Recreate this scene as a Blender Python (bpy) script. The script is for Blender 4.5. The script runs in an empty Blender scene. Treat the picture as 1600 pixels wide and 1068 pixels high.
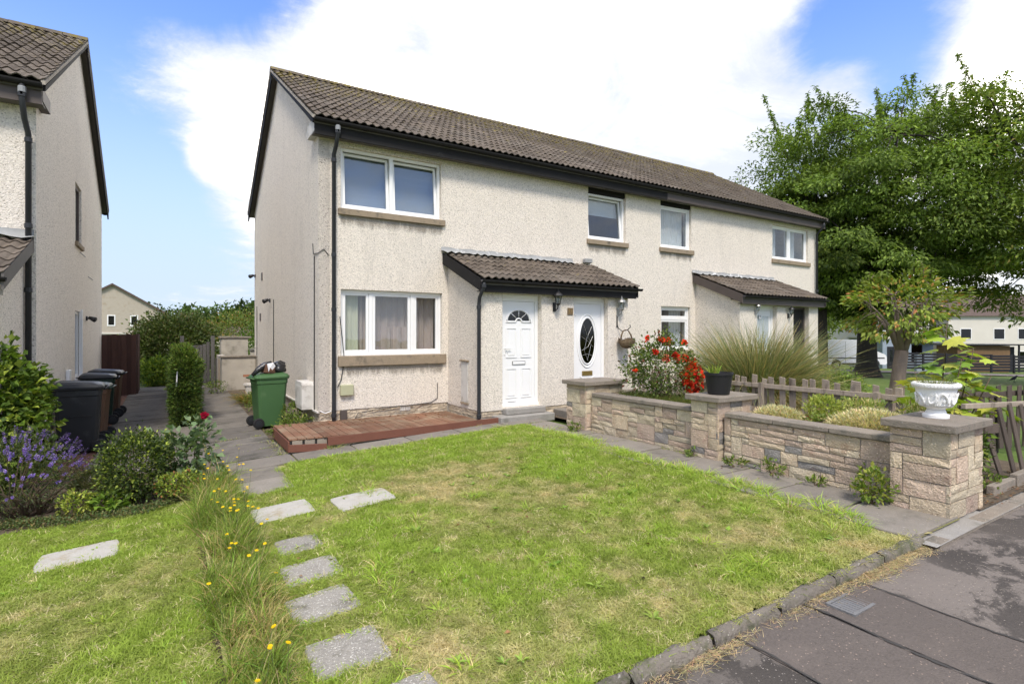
import bpy, bmesh, math, random
import numpy as np
from mathutils import Vector, Matrix, noise as mnoise
rnd = random.Random(7)
NP = np.random.default_rng(11)
PI = math.pi
scene = bpy.context.scene
COL = scene.collection

# ------------------------------------------------------------------ camera, sky, sun, exposure
cam_d = bpy.data.cameras.new('camera'); cam = bpy.data.objects.new('camera', cam_d); COL.objects.link(cam)
cam.location = (0, 0, 1.6)
cam.rotation_euler = (PI / 2, 0, -math.atan2(0.533, 0.846))
cam_d.sensor_width = 36; cam_d.lens = 850 / 1600 * 36
cam_d.shift_y = -14 / 1600
cam_d.clip_start = 0.05; cam_d.clip_end = 3000
scene.camera = cam
SUN_EL = math.radians(54); SUN_AZ = math.radians(206)      # azimuth clockwise from +Y: behind the camera, to the left
scene.view_settings.view_transform = 'Standard'
scene.view_settings.look = 'None'
scene.view_settings.exposure = 2.26
scene.view_settings.gamma = 1
try: scene.view_settings.use_curve_mapping = False
except Exception: pass
scene.cycles.max_bounces = 6; scene.cycles.transparent_max_bounces = 8
scene.cycles.diffuse_bounces = 4; scene.cycles.glossy_bounces = 3
scene.cycles.sample_clamp_indirect = 6
scene.cycles.use_denoising = True
scene.cycles.use_adaptive_sampling = True; scene.cycles.adaptive_threshold = .02
try: scene.cycles.denoiser = 'OPENIMAGEDENOISE'
except Exception: pass

def node(nt, t, ins=None, **kw):
    n = nt.nodes.new(t)
    for k, v in kw.items(): setattr(n, k, v)
    for k, v in (ins or {}).items():
        s = n.inputs[k]
        if isinstance(v, bpy.types.NodeSocket): nt.links.new(v, s)
        else: s.default_value = v
    return n
def math_(nt, op, a, b=0.0, c=0.0, clamp=False):
    n = node(nt, 'ShaderNodeMath', {0: a, 1: b, 2: c}, operation=op); n.use_clamp = clamp
    return n.outputs[0]
def C4(c): return (c[0], c[1], c[2], 1.0)
def mix(nt, f, a, b, mode='MIX'):
    n = nt.nodes.new('ShaderNodeMix'); n.data_type = 'RGBA'; n.blend_type = mode
    for s, v in ((n.inputs[0], f), (n.inputs[6], a), (n.inputs[7], b)):
        if isinstance(v, bpy.types.NodeSocket): nt.links.new(v, s)
        elif isinstance(v, (int, float)): s.default_value = v
        else: s.default_value = C4(v)
    return n.outputs[2]
def smooth(nt, v, a, b):
    n = node(nt, 'ShaderNodeMapRange', {0: v, 1: a, 2: b, 3: 0.0, 4: 1.0}); n.interpolation_type = 'SMOOTHSTEP'
    return n.outputs[0]
def noise(nt, vec, scale, detail=3, rough=.55, dist=0.0):
    return node(nt, 'ShaderNodeTexNoise', {'Vector': vec, 'Scale': scale, 'Detail': detail, 'Roughness': rough, 'Distortion': dist}).outputs[0]

world = bpy.data.worlds.new('World'); scene.world = world; world.use_nodes = True
def build_world():
    nt = world.node_tree; nt.nodes.clear()
    sky = node(nt, 'ShaderNodeTexSky', sky_type='NISHITA')
    sky.sun_disc = False; sky.sun_elevation = SUN_EL; sky.sun_rotation = SUN_AZ
    sky.air_density = 1.0; sky.dust_density = 0.35; sky.ozone_density = 1.6
    d = node(nt, 'ShaderNodeTexCoord').outputs['Generated']
    sep = node(nt, 'ShaderNodeSeparateXYZ', {0: d})
    den = math_(nt, 'ADD', math_(nt, 'MAXIMUM', sep.outputs[2], 0.0), 0.22)
    px = math_(nt, 'DIVIDE', sep.outputs[0], den); py = math_(nt, 'DIVIDE', sep.outputs[1], den)
    pv = node(nt, 'ShaderNodeCombineXYZ', {0: px, 1: py, 2: 0.0}).outputs[0]
    n1 = noise(nt, pv, 1.05, 9, .6, .3)
    n2 = noise(nt, pv, 3.4, 10, .66, .5)
    v = math_(nt, 'ADD', math_(nt, 'MULTIPLY', n1, .5), math_(nt, 'MULTIPLY', n2, .5))
    def ray(px_, py_):
        a = (px_ - 800) / 850; b = (520 - py_) / 850
        return Vector((0.846 * a + 0.533, -0.533 * a + 0.846, b)).normalized()
    # the cloud banks of that day: (direction, radius, more or less cloud)
    for (x, y, r, s) in ((860, 60, .50, .24), (560, 60, .18, .14), (1150, 190, .30, .10), (1600, 90, .14, .45), (350, 130, .12, .20), (250, 110, .09, .26), (180, 165, .05, .20),
                         (430, 220, .13, .26), (90, 0, .25, -.44), (330, 0, .10, -.34), (220, 340, .17, -.30), (1400, 30, .11, -.48), (1410, 140, .07, -.25), (640, 60, .045, -.2), (1290, 30, .07, -.22),
                         (470, 0, .06, -.18), (190, 240, .08, -.20), (330, 250, .035, .32), (400, 300, .06, .18), (1330, 125, .05, .24), (1270, 260, .08, -.14)):
        dist = node(nt, 'ShaderNodeVectorMath', {0: d, 1: ray(x, y)}, operation='DISTANCE').outputs['Value']
        q = math_(nt, 'DIVIDE', dist, r)
        e = math_(nt, 'EXPONENT', math_(nt, 'MULTIPLY', math_(nt, 'MULTIPLY', q, q), -1.0))
        v = math_(nt, 'MULTIPLY_ADD', e, s, v)
    hz = smooth(nt, sep.outputs[2], .03, .50)
    skyc = mix(nt, 1.0, sky.outputs[0], (.42, .49, .67), 'MULTIPLY')
    skyc = mix(nt, math_(nt, 'MULTIPLY', math_(nt, 'SUBTRACT', 1.0, hz), .92), skyc, (1.38, 1.62, 1.95))   # pale air low in the sky
    n3 = noise(nt, pv, 2.3, 12, .68, .9)
    veil = smooth(nt, math_(nt, 'MULTIPLY_ADD', math_(nt, 'SUBTRACT', n3, .5), .3, v), .32, .62)
    v2 = math_(nt, 'MULTIPLY_ADD', math_(nt, 'SUBTRACT', n3, .5), .85, v)
    for (x, y, r, q) in ((1140, 235, .20, -.16), (1010, 200, .14, -.06), (700, 20, .10, -.05)):
        dist = node(nt, 'ShaderNodeVectorMath', {0: d, 1: ray(x, y)}, operation='DISTANCE').outputs['Value']
        e = math_(nt, 'DIVIDE', dist, r); e = math_(nt, 'EXPONENT', math_(nt, 'MULTIPLY', math_(nt, 'MULTIPLY', e, e), -1.0)); v2 = math_(nt, 'MULTIPLY_ADD', e, q, v2)
    puff = smooth(nt, v2, .42, .80)
    col = mix(nt, math_(nt, 'MULTIPLY', veil, .9), skyc, (1.9, 1.98, 2.15))
    core = smooth(nt, v2, .58, 1.0)
    col = mix(nt, puff, col, mix(nt, core, (2.7, 2.68, 2.68), (13.6, 12.9, 11.9)))
    bg = node(nt, 'ShaderNodeBackground', {0: col, 1: 0.1})
    out = node(nt, 'ShaderNodeOutputWorld', {0: bg.outputs[0]})
build_world()
sun_d = bpy.data.lights.new('sun', 'SUN'); sun = bpy.data.objects.new('sun', sun_d); COL.objects.link(sun)
sun_d.energy = .85; sun_d.angle = math.radians(14); sun_d.color = (1.0, .915, .80)
sun.rotation_euler = (PI / 2 - SUN_EL, 0, -SUN_AZ + PI)
sun.location = (-20, -30, 40)

# ------------------------------------------------------------------ terrain height
def sm(a, b, x):
    t = min(1.0, max(0.0, (x - a) / (b - a))); return t * t * (3 - 2 * t)
def g(x, y):
    xx = 5 - x
    f = 0.055 * (xx + math.sqrt(xx * xx + .3)) / 2
    f = min(f, .46)
    z = -f * (1 - .5 * sm(10, 19, y))
    if x > 9.5: z -= .034 * (x - 9.5) * sm(9.5, 14, x) * (1 - .35 * sm(50, 120, x))
    if y > 24: z -= .012 * (min(y, 120) - 24)
    return z
def G(x, y, o=0.0): return (x, y, g(x, y) + o)
def yk(x): return 1.94 - .046 * (x - 4.98) if x < 5.1 else 1.86

# ------------------------------------------------------------------ object helpers
def tag(o, label=None, cat=None, group=None, kind=None):
    if label: o['label'] = label
    if cat: o['category'] = cat
    if group: o['group'] = group
    if kind: o['kind'] = kind
    return o
def thing(name, label, cat, loc=(0, 0, 0), group=None, rz=0.0):
    o = bpy.data.objects.new(name, None); COL.objects.link(o)
    o.location = loc; o.rotation_euler = (0, 0, rz); o.empty_display_size = .2
    return tag(o, label, cat, group)
def link(name, me, parent=None, local=False):
    o = bpy.data.objects.new(name, me); COL.objects.link(o)
    if parent is not None:
        o.parent = parent
        if not local:
            p = parent; mw = Matrix()
            while p is not None:                     # parents carry plain transforms
                mw = Matrix.LocRotScale(p.location, p.rotation_euler, p.scale) @ mw if p.parent is None else p.matrix_parent_inverse @ Matrix.LocRotScale(p.location, p.rotation_euler, p.scale) @ mw
                p = p.parent
            o.matrix_parent_inverse = mw.inverted()
    return o
class MB:
    def __init__(s): s.v = []; s.f = []
    def add(s, vs, fs):
        k = len(s.v); s.v += [tuple(p) for p in vs]; s.f += [tuple(i + k for i in f) for f in fs]; return s
    def box(s, x0, x1, y0, y1, z0, z1, M=None):
        vs = [(x, y, z) for z in (z0, z1) for y in (y0, y1) for x in (x0, x1)]
        if M is not None: vs = [M @ Vector(p) for p in vs]
        return s.add(vs, [(0, 2, 3, 1), (4, 5, 7, 6), (0, 1, 5, 4), (1, 3, 7, 5), (3, 2, 6, 7), (2, 0, 4, 6)])
    def tube(s, pts, r, n=8, cap=True):
        pts = [Vector(p) for p in pts]; rs = r if isinstance(r, (list, tuple)) else [r] * len(pts)
        ref = None; k = len(s.v); m = len(pts)
        for i, p in enumerate(pts):
            t = (pts[min(i + 1, m - 1)] - pts[max(i - 1, 0)])
            t = t.normalized() if t.length > 1e-9 else Vector((0, 0, 1))
            if ref is None: ref = t.cross(Vector((0, 0, 1)) if abs(t.z) < .9 else Vector((1, 0, 0))).normalized()
            ref = (ref - t * ref.dot(t)).normalized(); b = t.cross(ref)
            for j in range(n):
                a = 2 * PI * j / n; s.v.append(tuple(p + (ref * math.cos(a) + b * math.sin(a)) * rs[i]))
        for i in range(m - 1):
            for j in range(n):
                a = k + i * n + j; b = k + i * n + (j + 1) % n
                s.f.append((a, b, b + n, a + n))
        if cap: s.f.append(tuple(k + j for j in range(n))[::-1]); s.f.append(tuple(k + (m - 1) * n + j for j in range(n)))
        return s
    def lathe(s, prof, n=16, c=(0, 0, 0), M=None, ph=0.0):
        k = len(s.v)
        for r, z in prof:
            for j in range(n):
                a = 2 * PI * j / n + ph; p = Vector((c[0] + r * math.cos(a), c[1] + r * math.sin(a), c[2] + z))
                s.v.append(tuple(M @ p if M is not None else p))
        for i in range(len(prof) - 1):
            for j in range(n):
                a = k + i * n + j; b = k + i * n + (j + 1) % n
                s.f.append((a, b, b + n, a + n))
        s.f.append(tuple(k + j for j in range(n))[::-1]); s.f.append(tuple(k + (len(prof) - 1) * n + j for j in range(n)))
        return s
    def prism(s, poly, f, w0, w1):
        """extrude polygon [(u,v)] along w, f(u,v,w)->xyz"""
        n = len(poly); vs = [f(u, v, w0) for u, v in poly] + [f(u, v, w1) for u, v in poly]
        return s.add(vs, [tuple(range(n))[::-1], tuple(range(n, 2 * n))] + [(i, (i + 1) % n, n + (i + 1) % n, n + i) for i in range(n)])
    def wall(s, f, u0, u1, v0, v1, holes, th):
        us = sorted({u0, u1, *[h[0] for h in holes], *[h[1] for h in holes]}); vs_ = sorted({v0, v1, *[h[2] for h in holes], *[h[3] for h in holes]})
        def q(a, b, c, d): s.add([a, b, c, d], [(0, 1, 2, 3)])
        for i in range(len(us) - 1):
            for j in range(len(vs_) - 1):
                cu, cv = (us[i] + us[i + 1]) / 2, (vs_[j] + vs_[j + 1]) / 2
                if any(h[0] < cu < h[1] and h[2] < cv < h[3] for h in holes): continue
                for w in (0, th): q(f(us[i], vs_[j], w), f(us[i + 1], vs_[j], w), f(us[i + 1], vs_[j + 1], w), f(us[i], vs_[j + 1], w))
        for a, b, c, d in list(holes) + [(u0, u1, v0, v1)]:
            q(f(a, c, 0), f(a, d, 0), f(a, d, th), f(a, c, th)); q(f(b, c, 0), f(b, d, 0), f(b, d, th), f(b, c, th))
            q(f(a, c, 0), f(b, c, 0), f(b, c, th), f(a, c, th)); q(f(a, d, 0), f(b, d, 0), f(b, d, th), f(a, d, th))
        return s
    def mesh(s, name, mat, bevel=0, smooth=False):
        me = bpy.data.meshes.new(name); me.from_pydata(s.v, [], s.f)
        if bevel:
            bm = bmesh.new(); bm.from_mesh(me)
            bmesh.ops.bevel(bm, geom=bm.edges[:], offset=bevel, segments=1, affect='EDGES', clamp_overlap=True)
            bm.to_mesh(me); bm.free()
        if smooth: me.polygons.foreach_set('use_smooth', [True] * len(me.polygons))
        me.materials.append(mat); me.update()
        return me
    def build(s, name, mat, parent=None, bevel=0, smooth=False, local=False):
        return link(name, s.mesh(name, mat, bevel, smooth), parent, local)
def np_mesh(name, V, F, mat, col=None, smooth=False):
    me = bpy.data.meshes.new(name); V = np.asarray(V, np.float32); F = np.asarray(F, np.int32)
    me.vertices.add(len(V)); me.vertices.foreach_set('co', V.ravel())
    me.loops.add(F.size); me.loops.foreach_set('vertex_index', F.ravel())
    me.polygons.add(len(F)); me.polygons.foreach_set('loop_start', np.arange(0, F.size, F.shape[1], dtype=np.int32))
    if col is not None:
        a = me.attributes.new('tint', 'FLOAT_COLOR', 'POINT')
        c4 = np.ones((len(V), 4), np.float32); c4[:, :3] = col; a.data.foreach_set('color', c4.ravel())
    me.update(calc_edges=True); me.validate()
    if smooth: me.polygons.foreach_set('use_smooth', [True] * len(me.polygons))
    me.materials.append(mat)
    return me
def unit(a): return a / np.maximum(np.linalg.norm(a, axis=1, keepdims=True), 1e-9)
def leaves(P, D, U, L, W, col, big=False):
    """leaf quads: base P, direction D, rough up U; returns V,F,colour"""
    D = unit(D); S = unit(np.cross(D, U)); Nn = np.cross(S, D); L = L[:, None]; W = W[:, None]
    n = len(P)
    V = np.stack([P, P + D * L * .45 + S * W * .5 + Nn * W * .18, P + D * L - Nn * L * .12, P + D * L * .45 - S * W * .5 + Nn * W * .18], 1)
    b = np.arange(n)[:, None] * 4
    F = np.concatenate([b + np.array([[0, 1, 2]]), b + np.array([[0, 2, 3]])], 0)
    return V.reshape(-1, 3), F, np.repeat(col, 4, 0)
def blades(P, D, L, W, droop, seg, col, tipcol=None):
    """tapering, drooping ribbons"""
    n = len(P); D = unit(D); h = D.copy(); h[:, 2] = 0; h = unit(h + 1e-6)
    S = unit(np.cross(D, np.array([0, 0, 1.0]) + NP.normal(0, .3, (n, 3))))
    V = []; Cc = []
    for k in range(seg + 1):
        t = k / seg
        c = P + D * (L * t)[:, None] + h * (droop * L * t * t * .55)[:, None]
        c[:, 2] -= droop * L * t * t * .8
        w = (W * (1 - t ** 1.6) * .5 + .0003)[:, None]
        V += [c - S * w, c + S * w]; cc = col if tipcol is None else col * (1 - t) + tipcol * t
        Cc += [cc, cc]
    V = np.stack(V, 1); Cc = np.stack(Cc, 1); m = 2 * (seg + 1)
    b = np.arange(n)[:, None] * m
    F = np.concatenate([b + np.array([[2 * k, 2 * k + 1, 2 * k + 3, 2 * k + 2]]) for k in range(seg)], 0)
    return V.reshape(-1, 3), F, Cc.reshape(-1, 3)
def join(parts):
    V = []; F = []; Cc = []; k = 0
    for v, f, c in parts: V.append(v); F.append(f + k); Cc.append(c); k += len(v)
    return np.concatenate(V), np.concatenate(F), np.concatenate(Cc)
def jit(base, n, s=.2, mul=None):
    c = np.array(base)[None, :] * (1 + NP.normal(0, s, (n, 1))) * (1 + NP.normal(0, s * .35, (n, 3)))
    return np.clip(c, .003, .95)
def fbm(x, y, s, seed=0):
    return np.array([mnoise.fractal(Vector((a * s + seed * 7.3, b * s - seed * 3.1, seed)), 1.0, 2.0, 3) for a, b in zip(x, y)])

# ------------------------------------------------------------------ materials
def newmat(name):
    m = bpy.data.materials.new(name); m.use_nodes = True
    nt = m.node_tree; return m, nt, nt.nodes['Principled BSDF']
def pos(nt): return node(nt, 'ShaderNodeNewGeometry').outputs['Position']
def setc(nt, b, col):
    if isinstance(col, bpy.types.NodeSocket): nt.links.new(col, b.inputs['Base Color'])
    else: b.inputs['Base Color'].default_value = C4(col)
def bumpn(nt, b, h, strength, dist):
    n = node(nt, 'ShaderNodeBump', {'Height': h, 'Strength': strength, 'Distance': dist}); nt.links.new(n.outputs[0], b.inputs['Normal'])
def simple(name, col, rough=.7, var=.15, scale=5, bump=0, bscale=60, col2=None, th=(.52, .68), sc2=1.5, metal=0, objvar=0, spec=.35, speck=None, stretch=None):
    m, nt, b = newmat(name); p = pos(nt)
    if stretch: p = node(nt, 'ShaderNodeVectorMath', {0: p, 1: stretch}, operation='MULTIPLY').outputs[0]
    c = mix(nt, noise(nt, p, scale, 4), [k * (1 - var) for k in col], [min(1, k * (1 + var)) for k in col])
    if col2: c = mix(nt, smooth(nt, noise(nt, p, sc2, 6, .65), *th), c, col2)
    if speck: c = mix(nt, smooth(nt, noise(nt, p, speck[1], 2, .7), *speck[2]), c, speck[0])
    if objvar:
        r = node(nt, 'ShaderNodeObjectInfo').outputs['Random']
        f = node(nt, 'ShaderNodeMapRange', {0: r, 3: 1 - objvar, 4: 1 + objvar}).outputs[0]
        c = mix(nt, 1.0, c, node(nt, 'ShaderNodeCombineColor', {0: f, 1: f, 2: f}).outputs[0], 'MULTIPLY')
    setc(nt, b, c); b.inputs['Roughness'].default_value = rough; b.inputs['Metallic'].default_value = metal; b.inputs['Specular IOR Level'].default_value = spec
    if bump: bumpn(nt, b, noise(nt, p, bscale, 3), bump, .02)
    return m
def harling(name, col, dark, stain, sills=()):
    m, nt, b = newmat(name); p = pos(nt)
    vo = node(nt, 'ShaderNodeTexVoronoi', {'Vector': p, 'Scale': 62.0}); vo2 = node(nt, 'ShaderNodeTexVoronoi', {'Vector': p, 'Scale': 34.0})
    sepc = node(nt, 'ShaderNodeSeparateColor', {0: vo.outputs['Color']})
    c = mix(nt, smooth(nt, sepc.outputs[0], .35, .95), col, [k * .83 for k in col])
    c = mix(nt, smooth(nt, sepc.outputs[1], .89, .96), c, dark)  # dark speckles: the small shadows among the pebbles, put into the colour
    c = mix(nt, math_(nt, 'MULTIPLY', smooth(nt, vo2.outputs['Distance'], .35, .75), .38), c, [k * .62 for k in col])
    ps = node(nt, 'ShaderNodeVectorMath', {0: p, 1: (1.3, 1.3, .22)}, operation='MULTIPLY').outputs[0]
    st = smooth(nt, noise(nt, ps, 1.8, 6, .65), .48, .78)
    c = mix(nt, math_(nt, 'MULTIPLY', st, stain), c, [.30, .275, .245])
    big = smooth(nt, noise(nt, p, .55, 3), .3, .7)
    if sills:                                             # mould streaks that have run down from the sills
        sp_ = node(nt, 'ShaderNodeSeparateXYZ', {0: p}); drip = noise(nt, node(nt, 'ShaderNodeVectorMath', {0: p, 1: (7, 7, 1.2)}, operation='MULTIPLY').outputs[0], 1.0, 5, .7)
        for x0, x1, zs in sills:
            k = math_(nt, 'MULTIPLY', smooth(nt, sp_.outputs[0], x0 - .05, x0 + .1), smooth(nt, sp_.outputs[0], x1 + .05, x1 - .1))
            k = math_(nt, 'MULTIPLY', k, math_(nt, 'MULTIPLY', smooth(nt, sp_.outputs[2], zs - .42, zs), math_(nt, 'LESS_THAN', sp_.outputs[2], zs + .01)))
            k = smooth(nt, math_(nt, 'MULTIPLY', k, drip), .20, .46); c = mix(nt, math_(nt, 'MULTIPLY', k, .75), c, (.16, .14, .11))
    c = mix(nt, math_(nt, 'MULTIPLY', big, .12), c, [k * .8 for k in col])
    setc(nt, b, c); b.inputs['Roughness'].default_value = .93; b.inputs['Specular IOR Level'].default_value = .15
    h = math_(nt, 'SUBTRACT', math_(nt, 'MULTIPLY', noise(nt, p, 40, 3), .6), vo.outputs['Distance'])
    bumpn(nt, b, h, .75, .012)
    return m
def foliage(name, trans=.3, inst=False, rough=.55, spec=.3, gain=1.0):
    m, nt, b = newmat(name)
    a = node(nt, 'ShaderNodeAttribute', attribute_name='tint', attribute_type='INSTANCER' if inst else 'GEOMETRY').outputs['Color']
    p = pos(nt)
    c = mix(nt, noise(nt, p, 30, 2), mix(nt, 1.0, a, [k * gain for k in (.75, .78, .7)], 'MULTIPLY'), mix(nt, 1.0, a, [k * gain for k in (1.2, 1.18, 1.1)], 'MULTIPLY'))
    setc(nt, b, c); b.inputs['Roughness'].default_value = rough; b.inputs['Specular IOR Level'].default_value = spec
    tr = node(nt, 'ShaderNodeBsdfTranslucent', {0: mix(nt, 1.0, c, (1.25, 1.35, .6), 'MULTIPLY')})
    mx = node(nt, 'ShaderNodeMixShader', {0: trans, 1: b.outputs[0], 2: tr.outputs[0]})
    nt.links.new(mx.outputs[0], nt.nodes['Material Output'].inputs[0])
    return m
def glassy(name, tint=(.8, .84, .86), refl=.10):
    m, nt, b = newmat(name); nt.nodes.remove(b)
    fc = node(nt, 'ShaderNodeLayerWeight', {0: .5}).outputs['Facing']
    fr = math_(nt, 'MULTIPLY_ADD', math_(nt, 'POWER', fc, 5.0), .9, .05)
    n = node(nt, 'ShaderNodeBump', {'Height': noise(nt, pos(nt), 1.3, 2), 'Strength': .06, 'Distance': .05})
    f = math_(nt, 'ADD', fr, refl, clamp=True)
    gl = node(nt, 'ShaderNodeBsdfGlossy', {0: (.95, .97, 1, 1), 'Roughness': .015, 'Normal': n.outputs[0]})
    tr = node(nt, 'ShaderNodeBsdfTransparent', {0: C4(tint)})
    mx = node(nt, 'ShaderNodeMixShader', {0: f, 1: tr.outputs[0], 2: gl.outputs[0]})
    nt.links.new(mx.outputs[0], nt.nodes['Material Output'].inputs[0])
    return m
def tile_mat(name, moss=1.0):
    m, nt, b = newmat(name); p = pos(nt)
    c = mix(nt, noise(nt, p, 4.2, 2, .5), (.075, .060, .047), (.165, .134, .104))
    c = mix(nt, math_(nt, 'MULTIPLY', smooth(nt, noise(nt, p, 1.1, 4), .45, .7), .4), c, (.17, .15, .125))
    z = node(nt, 'ShaderNodeSeparateXYZ', {0: p}).outputs[2]
    zz = smooth(nt, z, 5.6, 8.0)
    mo = math_(nt, 'ADD', noise(nt, p, 5.5, 6, .7), math_(nt, 'MULTIPLY', zz, .13 * moss))
    c = mix(nt, math_(nt, 'MULTIPLY', smooth(nt, mo, .60, .72), .85), c, (.17, .135, .03))
    c = mix(nt, smooth(nt, noise(nt, p, 14, 3, .7), .705, .74), c, (.46, .45, .40))
    r = node(nt, 'ShaderNodeObjectInfo').outputs['Random']
    f = node(nt, 'ShaderNodeMapRange', {0: r, 3: .78, 4: 1.22}).outputs[0]
    c = mix(nt, 1.0, c, node(nt, 'ShaderNodeCombineColor', {0: f, 1: f, 2: f}).outputs[0], 'MULTIPLY')
    setc(nt, b, c); b.inputs['Roughness'].default_value = .85; b.inputs['Specular IOR Level'].default_value = .25
    bumpn(nt, b, noise(nt, p, 90, 3), .5, .01)
    return m
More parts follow.
